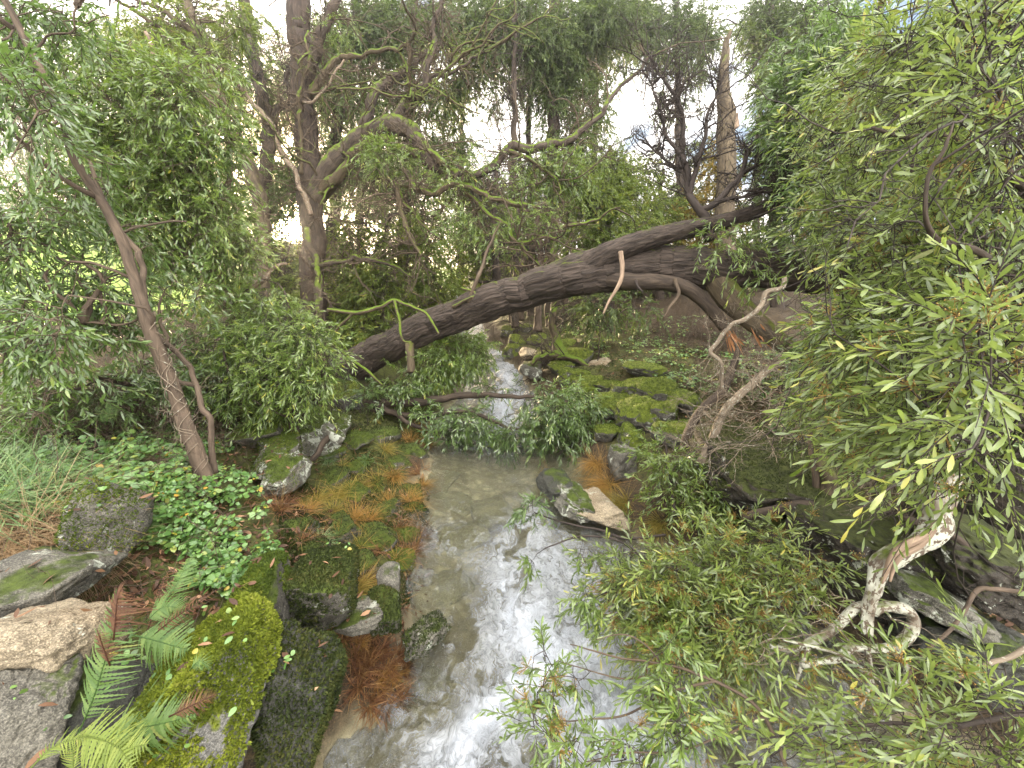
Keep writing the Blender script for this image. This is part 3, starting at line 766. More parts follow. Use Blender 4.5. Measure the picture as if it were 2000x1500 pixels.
def splinters(name, px, py, t, dirpx, L, n, seed, parent=ft):
    r = np.random.default_rng(seed); mb = MB()
    b = P(px, py, t) + r.normal(size=(n, 3)) * .03
    e = P(px + dirpx[0], py + dirpx[1], t) - P(px, py, t); e = e / np.linalg.norm(e)
    d = nrm(e + r.normal(size=(n, 3)) * .22)
    leaves(mb, b, d, r.normal(size=(n, 3)), L * r.uniform(.5, 1.1, n), r.uniform(.018, .04, n), .1, 'near')
    return mb.build(name, M['wood_raw'], parent)
splinters('splintered_break', 1418, 640, 5.5, (60, 90), .42, 14, 1)
splinters('splintered_break', 1470, 630, 5.3, (50, 60), .4, 12, 2)
part('peeled_twig', 'wood_peeled', ft, [(1212, 492, 5.35, 5), (1214, 520, 5.3, 4.6), (1208, 550, 5.25, 4), (1192, 580, 5.2, 3.2), (1176, 616, 5.15, 1.8)], around=8, step=.02, jitter=.02, seed=4)
part('dead_twig', 'twig', ft, [(916, 590, 6.35, 5), (926, 555, 6.3, 4), (938, 515, 6.3, 3.2), (958, 470, 6.3, 2.2), (975, 430, 6.3, 1)], around=7, step=.03, jitter=.05, seed=4)
part('dead_twig', 'twig', ft, [(1318, 545, 5.45, 4), (1322, 575, 5.4, 3.5), (1305, 600, 5.4, 3), (1292, 622, 5.35, 1.6)], around=7, step=.02, jitter=.03, seed=9)
part('dead_twig', 'twig_dark', ft, [(1242, 548, 5.5, 3), (1246, 560, 5.45, 2.4), (1256, 570, 5.4, 1.4)], around=6, step=.02, seed=9)
part('stub', 'bark_halfmoss', ft, [(800, 672, 7.0, 9), (802, 700, 6.9, 8), (803, 728, 6.85, 7)], around=12, step=.03, seed=2)
# bare twiggy shoots that stood up from the fork
mb = MB(); bs = []
for ln in ([(1386, 470, 5.55, 10), (1378, 425, 5.55, 9), (1366, 412, 5.55, 8), (1346, 385, 5.6, 7), (1342, 330, 5.6, 6), (1336, 270, 5.65, 5), (1330, 205, 5.7, 4), (1300, 150, 5.75, 2.4), (1275, 100, 5.8, 1.2)],
           [(1366, 412, 5.55, 7), (1396, 398, 5.5, 6.4), (1420, 368, 5.5, 5.6), (1446, 340, 5.5, 5), (1458, 300, 5.5, 4), (1500, 235, 5.5, 3), (1545, 160, 5.5, 1.4)],
           [(1346, 385, 5.6, 5), (1360, 330, 5.5, 4.4), (1376, 280, 5.5, 3.6), (1382, 225, 5.5, 2.8), (1410, 150, 5.5, 1.4)],
           [(1340, 320, 5.6, 4), (1310, 270, 5.6, 3.4), (1295, 220, 5.6, 2.6), (1262, 150, 5.7, 1.3)],
           [(1350, 380, 5.6, 4), (1330, 345, 5.7, 3.2), (1290, 310, 5.8, 2.4), (1250, 280, 5.9, 1.2)],
           [(1440, 345, 5.5, 4), (1480, 325, 5.4, 3.4), (1530, 320, 5.4, 2.4), (1600, 300, 5.4, 1.2)],
           [(1400, 395, 5.5, 4), (1440, 385, 5.4, 3.2), (1500, 372, 5.3, 2.6), (1560, 380, 5.3, 1.2)]):
    bs.append(limb(mb, ln, around=8, step=.03, jitter=.05, seed=len(bs)))
for cc in bs:
    n = 18; i = rng.integers(len(cc) // 5, len(cc) - 1, n)
    d = nrm(np.gradient(cc, axis=0)[i]) * .8 + rng.normal(size=(n, 3)) * .75 + np.array([0, 0, .25])
    sprout(mb, cc[i], d, rng.uniform(.25, .8, n), 3, rng, r0=.011, wig=.5, kids=(6, 5), up=.05, S=7)
mb.build('bare_shoots', M['twig_dark'], ft)
SKF = np.concatenate(SK)
foliage(ft, SKF, [(1430, 470, 5.2, 60, 40, .8), (1390, 440, 5.3, 50, 26, .6), (1480, 520, 5.0, 60, 50, .4), (1580, 470, 5.1, 50, 50, 1.0)], {**SP_L, 'L': .09, 'holes': False}, M['leaf_mid'], M['twig'], 71, names=('leafy_shoots', 'twigs'))
# mossy dead boughs tangled round the root end
mb = MB()
for i, ln in enumerate(([(640, 605, 6.6, 3.6), (700, 610, 6.5, 4.4), (745, 600, 6.4, 4), (770, 585, 6.4, 3.6), (800, 596, 6.4, 3.2), (835, 612, 6.3, 2.8), (862, 652, 6.2, 2)],
           [(770, 585, 6.4, 3.4), (778, 640, 6.3, 2.8), (790, 668, 6.3, 2), (805, 672, 6.3, 1)],
           [(690, 610, 6.5, 3), (650, 660, 6.6, 2.6), (690, 705, 6.5, 3), (720, 730, 6.4, 3.2), (745, 752, 6.4, 2)],
           [(912, 590, 6.3, 3.4), (925, 572, 6.3, 3), (905, 562, 6.3, 2)], [(884, 600, 6.4, 3.4), (905, 586, 6.3, 3), (920, 580, 6.2, 2)])):
    limb(mb, ln, around=8, step=.03, jitter=.04, seed=i, skel=bs)
mb.build('mossy_twigs', M['bark_mossy'], ft)

# long dead bough under the trunk, hung with leaves over the water
db = thing('drooping_bough', 'dark horizontal bough with hanging green leaves low over the stream', 'branch', P(640, 795, 7.4))
mb = MB(); sk = []
limb(mb, [(600, 800, 7.6, 11), (660, 792, 7.3, 11), (740, 790, 7.1, 9), (820, 785, 6.9, 8), (900, 776, 6.8, 6.5), (980, 778, 6.7, 5), (1035, 776, 6.6, 3), (1080, 800, 6.6, 1.6)], around=12, step=.04, jitter=.06, seed=1, skel=sk)
limb(mb, [(630, 808, 7.4, 8), (720, 802, 7.1, 7), (800, 812, 6.8, 6), (900, 806, 6.7, 4.4), (980, 830, 6.6, 3), (1060, 850, 6.5, 2)], around=10, step=.04, jitter=.06, seed=2, skel=sk)
limb(mb, [(725, 790, 7.0, 6), (770, 805, 6.8, 5.5), (810, 830, 6.6, 4), (860, 850, 6.5, 2.6)], around=8, step=.04, jitter=.05, seed=3, skel=sk)
mb.build('limb', M['bark_dark'], db)
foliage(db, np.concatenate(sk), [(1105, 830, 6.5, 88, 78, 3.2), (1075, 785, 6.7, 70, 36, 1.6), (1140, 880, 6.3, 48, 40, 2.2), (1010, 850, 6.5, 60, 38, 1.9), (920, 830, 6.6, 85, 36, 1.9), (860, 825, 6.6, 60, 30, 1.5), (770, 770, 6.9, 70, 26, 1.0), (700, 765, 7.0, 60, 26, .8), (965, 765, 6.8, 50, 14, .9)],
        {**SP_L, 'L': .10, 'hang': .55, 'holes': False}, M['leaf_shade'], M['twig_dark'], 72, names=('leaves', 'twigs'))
hb_ = thing('leafy_bough', 'fresh green leafy bough hanging below the trunk in front of the rapids', 'branch', P(830, 690, 7.3))
mb = MB(); sk = []
limb(mb, [(800, 700, 7.3, 6), (850, 690, 7.4, 5), (905, 690, 7.5, 3.4), (945, 700, 7.6, 2)], around=8, step=.04, jitter=.05, seed=5, skel=sk)
mb.build('limb', M['bark_halfmoss'], hb_)
foliage(hb_, np.concatenate(sk), [(890, 695, 7.4, 66, 48, 3.2), (925, 680, 7.6, 30, 36, 2.2), (840, 720, 7.2, 46, 34, 2.2), (800, 745, 7.1, 50, 24, 1.0)], {**SP_L, 'hang': .6, 'holes': False}, M['leaf_mid'], M['twig'], 73, names=('leaves', 'twigs'))

# ------------------------------------------------------------------ stones, field-side bank
MF = M['mossleaf']; MD = M['mossdark']
rock('boulder', 'large stone under bright green moss beside the ferns', *rk(412, 1365, 1.78, 88, 150, 110), M['rock_bright'], 21, .2, 6, 9, .8, .05, (-.35, .12), moss=(M['mossbright'], 30000, .1))
rock('boulder', 'dark upright block with a thin mossy top at the water edge', *rk(582, 1355, 1.98, 68, 118, 100), M['rock_dark'], 22, .35, 6, 9, .8, .05, (.05, -.06), moss=(MD, 16000, -.25))
rock('boulder', 'pale cracked stone slab lying behind the brown fern', *rk(80, 1255, 1.75, 108, 62, 120), M['rock_pale'], 23, .1, 6, 8, .8, .06, (-.3, .1))
rock('boulder', 'purplish grey stone at the corner below the pale slab', *rk(40, 1410, 1.55, 80, 115, 100), M['rock_grey'], 24, .6, 6, 9, .78, .06, (-.1, .2))
rock('boulder', 'dark grey rock in the shadow behind the fern stems', *rk(185, 1395, 1.7, 80, 95, 100), M['rock_dark'], 34, .1, 5, 10, .76, .06)
rock('boulder', 'grey ledge stone below the dry grass clump', *rk(60, 1145, 2.05, 112, 40, 120), M['rock_grey'], 25, .05, 5, 9, .76, .06, (-.1, .03))
rock('boulder', 'grey upright stone with mossy edge among the brambles', *rk(215, 1015, 2.55, 44, 70, 80), M['rock_grey'], 26, .4, 5, 8, .76, .07, (0, .1), moss=(MF, 4000, .3))
rock('boulder', 'mossy stone under the bramble edge above the dark block', *rk(515, 1170, 2.35, 48, 60, 90), M['rock_moss'], 27, .3, 5, 10, .78, .06, (-.2, 0), moss=(MF, 9000, .1))
rock('boulder', 'broad dark mossy mound between brambles and orange sedge', *rk(635, 1140, 2.75, 66, 58, 130), M['rock_moss'], 28, .3, 5, 14, .82, .06, (-.35, 0), moss=(MD, 14000, -.1))
rock('stone', 'small round mossy stone beside the trickle', *rk(752, 1190, 2.75, 32, 36, 45), M['rock_moss'], 29, .3, 5, 12, .8, .07, moss=(MD, 4000, -.1))
rock('stone', 'flat brown stone at the head of the trickle', *rk(700, 1200, 2.65, 45, 15, 45), M['rock_grey'], 30, .2, 4, 8, .8, .06)
rock('stone', 'pale lichen covered ledge of rock breaking the stream surface', *rk(832, 1235, 3.1, 30, 12, 52), M['rock_grey'], 31, -.6, 5, 10, .7, .1, (-.08, .1), moss=(MD, 1500, .2))
rock('stone', 'stone capped with pale green lichen near the rust clumps', *rk(762, 1132, 2.95, 24, 18, 34), M['rock_grey'], 32, .1, 4, 9, .8, .07)
rock('boulder', 'white lichen stone nearest the leaning trunk', *rk(553, 932, 4.2, 38, 28, 60), M['rock_lichen'], 33, .1, 5, 9, .8, .07, moss=(MF, 1500, .35))
rock('boulder', 'lichen splashed stone with mossy top beside the dark sapling stem', *rk(545, 893, 4.6, 40, 26, 60), M['rock_lichen'], 38, .6, 5, 9, .8, .07, moss=(MF, 2500, .3))
rock('boulder', 'rounded mossy boulder under the dense green bush', *rk(520, 838, 5.1, 45, 32, 70), M['rock_moss'], 35, .2, 5, 10, .8, .06, moss=(MF, 7000, .1))
rock('boulder', 'lower mossy boulder in front of the rounded one', *rk(543, 862, 4.9, 36, 22, 50), M['rock_moss'], 36, .9, 5, 10, .8, .06, moss=(MF, 4000, .1))
rock('boulder', 'wide mossy rock near the root end of the fallen trunk', *rk(630, 850, 5.6, 55, 34, 70), M['rock_lichen'], 37, .3, 5, 9, .78, .07, moss=(MF, 5000, .2))
rock('boulder', 'bright mossy rock directly under the fallen trunk', *rk(668, 778, 7.0, 40, 24, 50), M['rock_bright'], 39, .3, 5, 10, .8, .06, moss=(MF, 6000, .0))
rock('stone', 'tilted lichen slab leaning by the sapling foot', *rk(652, 848, 5.0, 20, 12, 24), M['rock_lichen'], 40, .7, 4, 8, .75, .07, (.2, .5))
rng = np.random.default_rng(55)
for i, (px, py, s) in enumerate([(690, 860, 26), (740, 850, 30), (800, 880, 34), (700, 905, 30), (650, 935, 34), (770, 905, 32), (690, 960, 30), (740, 1000, 36), (800, 960, 26), (600, 985, 36), (655, 1035, 40), (720, 1060, 42), (790, 1050, 34), (600, 1075, 40), (690, 1110, 42), (775, 1100, 30), (575, 1035, 30), (810, 1000, 22), (640, 890, 28), (735, 945, 26)]):
    g0 = GR(px, py); t = float(proj(g0)[2]); k = t / FPX
    rock('stone', 'low moss covered hummock among the orange sedge by the water', g0 + [0, 0, -.3 * s * k], (s * k * rng.uniform(.8, 1.2), s * k * rng.uniform(.8, 1.3), s * k * rng.uniform(.5, .8)), M['rock_moss'], 200 + i, rng.uniform(0, 6), 4, 14, .82, .08, moss=(MD if i % 3 else MF, 1600, -.2), group='mossy hummocks of the sedge bank')
# pale stones under the shallow water
for i, (px, py, s, lb) in enumerate([(858, 1150, 46, 'pale sunken stone under the shallow edge beside the ledge'), (905, 1052, 44, 'yellowish sunken stone below the clear pool'), (860, 985, 40, 'dull sunken stone near the orange sedge edge'), (1160, 1020, 60, 'wide sandy slab just under the water by the pale rocks'), (860, 940, 34, 'olive sunken stone where the pool begins'), (1200, 1115, 50, 'olive sunken stone beside the leafy overhang'), (960, 1005, 40, 'brown sunken stone in the middle of the pool'), (830, 1330, 46, 'sunken stone beside the rust clumps')]):
    g0 = GR(px, py); t = float(proj(g0)[2]); k = t / FPX
    rock('sunken_stone', lb, [g0[0], g0[1], zw(g0[1]) - .19], (s * k, s * k * 1.3, .10), M['rock_wet'], 300 + i, rng.uniform(0, 3), 4, 9, .8, .08)
# ------------------------------------------------------------------ stones, wall-side bank
rock('boulder', 'pale lichen crusted rock at the stream edge by the orange tussocks', *rk(1120, 975, 4.7, 32, 17, 50), M['rock_lichen'], 41, .2, 5, 10, .76, .09)
rock('boulder', 'sandy flat rock behind the lichen crusted one', *rk(1165, 993, 4.6, 46, 17, 60), M['rock_pale'], 42, .5, 5, 9, .78, .06)
rock('boulder', 'dark wet rock under the drooping leaves', *rk(1085, 945, 5.0, 30, 13, 50), M['rock_dark'], 43, .1, 5, 10, .8, .06)
rock('boulder', 'tall narrow lichen stone beside the drooping leaves', *rk(1212, 900, 5.3, 20, 36, 34), M['rock_grey'], 44, .3, 5, 9, .8, .07)
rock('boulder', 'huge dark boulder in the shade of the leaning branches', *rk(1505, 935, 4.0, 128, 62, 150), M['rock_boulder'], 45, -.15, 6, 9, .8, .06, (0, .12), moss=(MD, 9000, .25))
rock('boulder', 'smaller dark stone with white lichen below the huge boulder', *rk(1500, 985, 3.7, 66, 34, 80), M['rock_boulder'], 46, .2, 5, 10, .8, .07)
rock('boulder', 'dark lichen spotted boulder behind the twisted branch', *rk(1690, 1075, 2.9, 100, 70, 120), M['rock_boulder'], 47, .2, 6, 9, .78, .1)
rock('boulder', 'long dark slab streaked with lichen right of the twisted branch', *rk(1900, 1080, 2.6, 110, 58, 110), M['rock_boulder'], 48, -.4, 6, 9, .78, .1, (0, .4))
rock('boulder', 'white crusted slab just below the twisted branch', *rk(1815, 1165, 2.4, 70, 26, 70), M['rock_lichen'], 49, -.2, 5, 9, .78, .07, (0, .3))
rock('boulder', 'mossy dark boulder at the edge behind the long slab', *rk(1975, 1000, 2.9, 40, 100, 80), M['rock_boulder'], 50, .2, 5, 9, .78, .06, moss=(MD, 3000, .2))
rock('boulder', 'dark submerged boulder behind the branch loop', *rk(1850, 1260, 2.4, 100, 60, 110), M['rock_dark'], 51, .5, 6, 9, .78, .09)
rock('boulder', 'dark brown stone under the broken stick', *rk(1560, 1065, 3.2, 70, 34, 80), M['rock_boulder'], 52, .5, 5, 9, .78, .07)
rock('boulder', 'grey flat stone showing behind the fine dead twigs', *rk(1560, 865, 4.5, 36, 24, 50), M['rock_grey'], 53, .5, 5, 9, .78, .06)
rock('boulder', 'big tan stone lying on top of the mossy wall', *rk(1178, 722, 9.2, 34, 22, 40), M['rock_pale'], 54, .5, 5, 8, .8, .06)
rock('boulder', 'white quartz stone at the foot of the mossy wall', *rk(1040, 722, 9.6, 22, 16, 26), M['rock_lichen'], 55, .5, 4, 8, .8, .06)
rock('boulder', 'pale stone set into the wall near the far trees', *rk(1035, 690, 11, 16, 10, 20), M['rock_pale'], 56, .5, 4, 8, .8, .06)
for i, (px, py, t, rw, rh) in enumerate([(1150, 765, 8.2, 28, 26), (1195, 800, 7.7, 34, 34), (1245, 815, 7.5, 36, 34), (1285, 770, 7.8, 34, 26), (1240, 765, 8.0, 32, 24), (1190, 760, 8.3, 28, 16), (1120, 740, 8.8, 24, 18), (1290, 815, 7.2, 34, 30), (1095, 720, 9.4, 22, 16), (1070, 700, 10.2, 20, 16), (1010, 670, 12, 16, 14), (1000, 690, 11.5, 14, 16), (990, 650, 13, 14, 12), (1130, 700, 9.8, 24, 14), (1100, 675, 10.6, 22, 12), (1255, 730, 9, 30, 14), (1320, 850, 6.6, 34, 24), (1230, 860, 6.4, 26, 22), (1180, 850, 6.6, 22, 18), (1050, 665, 11.6, 18, 12), (1025, 645, 13, 15, 10), (1340, 790, 7.4, 30, 22)]):
    g0 = GR(px, py + rh * .4); t = float(proj(g0)[2]); k = t / FPX
    rock('stone', 'moss grown stone of the tumbled dry wall along the far bank', g0 + [0, 0, rh * k * .35], (rw * k, rw * k * 1.2, rh * k), M['rock_wall'], 400 + i, i * 1.3, 5 if i < 9 else 4, 9, .78, .08, moss=(MF, 3200 if i < 9 else 1200, .05), group='stones of the tumbled mossy wall')

# ------------------------------------------------------------------ twisted lichen branch and its loop
lb = thing('twisted_branch', 'thick twisted branch crusted with white lichen bending into a loop', 'branch', P(1845, 900, 2.2))
_, c = part('limb', 'bark_lichen', lb, [(1868, 830, 2.35, 13.3), (1852, 885, 2.3, 16.4), (1838, 935, 2.25, 17.9), (1826, 985, 2.22, 20.3), (1830, 1030, 2.2, 20.3), (1800, 1062, 2.18, 17.2), (1752, 1084, 2.15, 18.7), (1722, 1108, 2.12, 17.2), (1708, 1150, 2.1, 14.0), (1694, 1195, 2.08, 10.9), (1692, 1240, 2.06, 9.4)], around=40, step=.012, lump=.22, ridge=.004, seed=4)
mb = MB(); limb(mb, [(1828, 1018, 2.13, 3.9), (1806, 1046, 2.10, 6.2), (1765, 1066, 2.08, 7.0), (1742, 1086, 2.06, 5.5), (1730, 1118, 2.05, 4.7), (1722, 1140, 2.05, 2.3)], around=10, step=.015, seed=2)
limb(mb, [(1826, 1035, 2.12, 3.9), (1796, 1066, 2.09, 5.5), (1757, 1088, 2.07, 5.5), (1744, 1112, 2.06, 3.9), (1738, 1136, 2.05, 2.3)], around=10, step=.015, seed=5)
mb.build('torn_wood', M['wood_peeled'], lb)
part('side_limb', 'bark_lichen', lb, [(1860, 890, 2.28, 10.1), (1866, 940, 2.26, 10.1), (1852, 985, 2.24, 10.9), (1840, 1020, 2.22, 10.9)], around=20, step=.015, lump=.2, seed=7)
part('loop', 'bark_lichen', lb, [(1706, 1200, 2.1, 8.8), (1712, 1190, 2.1, 9.8), (1740, 1184, 2.12, 10.2), (1774, 1194, 2.14, 10.2), (1784, 1220, 2.13, 10.2), (1768, 1248, 2.1, 10.2), (1742, 1263, 2.06, 9.8), (1705, 1266, 2.03, 7.4), (1665, 1264, 2.0, 7.4), (1640, 1284, 1.98, 7.4), (1602, 1292, 1.96, 6.9), (1565, 1300, 1.94, 5.9)], around=18, step=.012, lump=.18, seed=9)
part('side_limb', 'bark_lichen', lb, [(1700, 1180, 2.1, 8.8), (1668, 1190, 2.12, 8.8), (1636, 1222, 2.1, 8.8), (1590, 1252, 2.08, 8.2), (1540, 1268, 2.05, 5.9), (1505, 1262, 2.04, 3.9)], around=14, step=.015, lump=.18, seed=11)
part('side_limb', 'bark_lichen', lb, [(1742, 1262, 2.05, 6.9), (1760, 1290, 2.02, 6.4), (1772, 1310, 2.0, 6.4), (1764, 1332, 1.98, 6.4), (1730, 1330, 1.97, 4.4), (1690, 1312, 1.96, 4.4), (1640, 1278, 1.96, 4.1), (1585, 1262, 1.97, 3.4), (1530, 1250, 1.98, 2.0)], around=12, step=.015, lump=.18, seed=12)
part('side_limb', 'bark_lichen', lb, [(1698, 1316, 1.96, 3.9), (1712, 1350, 1.93, 3.9), (1732, 1380, 1.9, 3.5), (1740, 1420, 1.87, 2.5)], around=10, step=.015, lump=.15, seed=13)
part('side_limb', 'bark_lichen', lb, [(1696, 1272, 1.98, 3.9), (1700, 1310, 1.96, 3.9), (1694, 1350, 1.94, 3.8), (1672, 1400, 1.92, 2.5)], around=10, step=.015, lump=.15, seed=14)
part('side_limb', 'bark_lichen', lb, [(1580, 1265, 1.96, 3.5), (1566, 1300, 1.95, 3.4), (1552, 1345, 1.93, 2.4)], around=10, step=.015, lump=.15, seed=15)
mb = MB(); rng = np.random.default_rng(5)
s0 = P(rng.uniform(1540, 1740, 16), rng.uniform(1200, 1320, 16), 2.0)
sprout(mb, s0, rng.normal(size=(16, 3)) * np.array([1, .4, .7]), rng.uniform(.15, .4, 16), 2, rng, r0=.003, wig=.45, kids=(4, 3))
mb.build('fine_twigs', M['twig_pale'], lb)
# ------------------------------------------------------------------ trees
def tree(label, mat, trunk, limbs, blobs, spec, mleaf, mtwig='twig_dark', seed=1, thr=-.2, autol=True, name='tree', cat='tree', twigfac=0.0, conn_r=.006, group=None, ridge=.006, around=24, buds=0.0, jit=.06, mossarms=0):
    base = P(*trunk[0][:3])
    o = thing(name, label, cat, base, group)
    rng = np.random.default_rng(seed)
    sk = []
    mb = MB()
    c = limb(mb, trunk, around=around, step=.06, ridge=ridge, seed=seed, jitter=jit, skel=sk)
    mb.build('trunk', M[mat], o)
    for i, l in enumerate(limbs):
        mm = l[0] if isinstance(l[0], str) else mat
        l = l[1:] if isinstance(l[0], str) else l
        lm0 = MB()
        limb(lm0, l, around=14, step=.04, ridge=.002, seed=seed + i, jitter=.09, lump=.3 if 'moss' in mm else .1, skel=sk)
        lm0.build('branch', M[mm], o)
    if autol and blobs:
        for b in blobs:
            b0 = MB()
            tgt = P(*b[:3]) + rng.normal(size=3) * .2
            ca = np.concatenate(sk); dz = tgt[2] - ca[:, 2]
            cost = np.linalg.norm(ca - tgt, axis=1) + np.where(dz < .3, 1.5, 0)
            a = ca[np.argmin(cost)]; ds = np.linalg.norm(tgt - a)
            if ds < .4: continue
            mid = (a + tgt) / 2 + rng.normal(size=3) * ds * .12 + np.array([0, 0, .1 * ds])
            r0 = min(.012 + ds * .012, .06)
            cc = tube(b0, [a, mid, tgt], [r0, r0 * .6, r0 * .25], around=8, step=.12, jitter=.12, seed=seed + len(sk)); sk.append(cc[::4]); b0.build('branch', M[mat], o)
    sk = np.concatenate(sk)
    if twigfac:
        mb = MB(); n = int(twigfac); i = rng.integers(0, len(sk), n)
        sprout(mb, sk[i], rng.normal(size=(n, 3)) + np.array([0, 0, .1]), rng.uniform(.4, 1.3, n), 3, rng, r0=.015 if trunk[0][2] > 7 else .0045, wig=.5, kids=(5, 4))
        mb.build('bare_twigs', M['twig_pale' if mat == 'bark_pale' else mtwig], o)
    if mossarms:
        mb = MB(); cs = sk[40:330]; r = rng.integers(0, len(cs), mossarms)
        sprout(mb, cs[r], rng.normal(size=(mossarms, 3)) * [.6, .6, .5] + [.75, -.2, -.05], rng.uniform(.8, 2.3, mossarms), 3, rng, r0=.03, wig=.55, kids=(4, 4), S=9, sides=6)
        mb.build('mossy_branches', M['bark_mossy'], o)
    if blobs:
        foliage(o, sk, blobs, spec, M[mleaf], M[mtwig], seed, thr, conn_r=conn_r, buds=buds)
    return o

# the slim leaning tree on the near bank
tree('slim leaning brown tree on the bramble bank with a vine wound trunk', 'bark_red',
     [(414, 972, 3.4, 22), (400, 935, 3.42, 16), (350, 800, 3.4, 13), (305, 660, 3.35, 11.5), (272, 565, 3.3, 10), (215, 420, 3.2, 8.5), (150, 310, 3.1, 7.5), (90, 165, 3.0, 6.5), (20, 20, 2.9, 6), (-60, -130, 2.8, 8)],
     [[(420, 925, 3.5, 6), (390, 800, 3.5, 5.5), (342, 680, 3.5, 5), (305, 610, 3.5, 7), (285, 520, 3.5, 6), (225, 430, 3.5, 5), (200, 330, 3.5, 3)],
      [(260, 545, 3.35, 3.0), (200, 520, 3.25, 2.7), (120, 500, 3.35, 2.4), (30, 480, 3.25, 1.8)], [(230, 455, 3.45, 2.4), (300, 430, 3.55, 2.2), (350, 430, 3.65, 1.4)],
      [(285, 610, 3.35, 3.0), (230, 640, 3.45, 2.4), (150, 650, 3.35, 1.8)], [(120, 230, 3.25, 2.4), (70, 250, 3.15, 2.2), (10, 300, 3.05, 1.4)], [(60, 110, 3.20, 2.4), (120, 40, 3.15, 2.0), (180, -20, 3.15, 1.4)], [(30, 40, 3.15, 2.4), (20, 120, 3.05, 1.8), (-30, 200, 2.95, 1.2)]],
     [(30, 60, 3.50, 100, 90, 1.5), (130, 30, 3.50, 90, 50, 1.2), (40, 230, 2.65, 80, 120, 1.3), (60, 400, 3.50, 100, 80, 1.6), (20, 480, 3.20, 60, 70, 1.6), (150, 350, 3.80, 80, 70, 1.4), (110, 560, 3.50, 130, 60, 1.3), (225, 640, 3.70, 75, 36, 2.6), (60, 650, 2.85, 90, 70, 2.0), (250, 460, 3.80, 60, 60, 1.0), (190, 560, 3.80, 80, 60, 1.2), (340, 560, 4.00, 70, 50, .8)],
     {**SP_L, 'L': .075, 'W': .0175, 'tl': .3, 'hang': .3}, 'leaf_shade', 'twig', 101, thr=-.35, ridge=.0015, jit=.02, name='leaning_tree')
lt = bpy.data.objects['leaning_tree']
mb = MB(); rng = np.random.default_rng(3)
cl = cr(np.column_stack(pxline([(398, 930, 3.42, 15.5), (350, 800, 3.4, 13), (305, 660, 3.35, 11.5), (290, 610, 3.3, 10.5)])), 260)
tg = nrm(np.gradient(cl[:, :3], axis=0)); xx = nrm(np.cross(tg, [0, 1, .1])); yv_ = np.cross(tg, xx)
for j in range(5):
    s = np.linspace(0, 1, 260); ph = j * 1.7 + s * (16 + 5 * j) * (1 if j % 3 else -1) + vnoise(np.stack([s * 9, s * 0 + j, s * 0], -1), 3) * 1.2
    q = cl[:, :3] + (xx * np.cos(ph)[:, None] + yv_ * np.sin(ph)[:, None]) * (cl[:, 3:4] + .003 + .003 * np.abs(vnoise(np.stack([s * 20, s * 0 + j, s * 0], -1), 5))[:, None])
    k0 = int(rng.integers(0, 60)); k1 = int(rng.integers(190, 260))
    tube(mb, q[k0:k1], np.full(k1 - k0, .0036), around=5, step=.02, lump=0)
sprout(mb, cl[rng.integers(30, 200, 14), :3], rng.normal(size=(14, 3)), rng.uniform(.2, .5, 14), 2, rng, r0=.0025, wig=.5)
mb.build('vine', M['twig_pale'], lt)

# dense saplings behind it
tree('leafy young tree filling the gap right of the slim leaning trunk', 'bark_pale',
     [(470, 860, 5.6, 12), (455, 700, 5.5, 12), (430, 560, 5.4, 11), (400, 420, 5.2, 10), (350, 280, 5.0, 8), (300, 150, 4.8, 6), (270, 60, 4.7, 3)],
     [[(430, 560, 5.4, 6), (360, 480, 5.0, 5), (290, 400, 4.8, 4), (220, 330, 4.6, 2.6)], [(400, 430, 5.2, 6), (450, 330, 5.2, 5), (470, 250, 5.2, 3)], [(350, 290, 5.0, 5), (260, 240, 4.7, 4), (180, 190, 4.5, 2.5)], [(440, 600, 5.4, 5), (520, 540, 5.3, 4), (560, 520, 5.3, 2.6)]],
     [(150, 170, 4.5, 60, 70, 1.8), (220, 140, 4.6, 80, 70, 2.2), (300, 190, 4.7, 90, 90, 2.6), (220, 270, 4.6, 90, 80, 2.6), (330, 300, 4.8, 100, 90, 2.8), (420, 250, 5.0, 60, 100, 2.0), (280, 400, 4.8, 110, 80, 2.4), (400, 420, 5.0, 90, 90, 2.6), (460, 470, 5.2, 60, 60, 2.0), (330, 500, 5.0, 90, 70, 1.6), (190, 400, 4.6, 70, 70, 1.2), (430, 540, 5.2, 70, 50, 1.6), (390, 140, 4.9, 60, 60, 1.0)],
     {**SP_L, 'hang': .35}, 'leaf_mid', 'twig', 102, thr=-.3, ridge=0, name='young_tree')
tree('dense round green bush on a thin dark stem at the trunk root end', 'bark_dark',
     [(578, 955, 4.9, 9), (575, 900, 4.95, 10), (574, 850, 5.0, 9), (580, 800, 5.0, 8), (570, 720, 5.0, 5), (555, 640, 5.0, 3)],
     [[(576, 860, 5.0, 6), (560, 790, 4.9, 5), (500, 720, 4.9, 3)], [(576, 830, 5.0, 5), (620, 770, 4.9, 4), (630, 700, 4.9, 2.5)], [(575, 920, 4.9, 8), (606, 900, 4.8, 6), (625, 865, 4.9, 6), (660, 840, 5.0, 3)]],
     [(540, 660, 5.0, 85, 60, 2.6), (600, 680, 4.9, 60, 60, 2.6), (500, 720, 4.9, 80, 60, 2.6), (570, 740, 4.8, 75, 50, 2.6), (450, 680, 5.1, 60, 60, 2.0), (520, 600, 5.2, 80, 40, 1.8), (610, 770, 4.8, 40, 26, 1.6), (440, 760, 4.9, 50, 40, 1.6), (520, 790, 4.9, 60, 26, 1.6)],
     {**SP_L, 'L': .075, 'W': .014, 'hang': .3, 'n': 19}, 'leaf_mid', 'twig_dark', 103, thr=-.45, ridge=.002, name='bush', cat='bush')
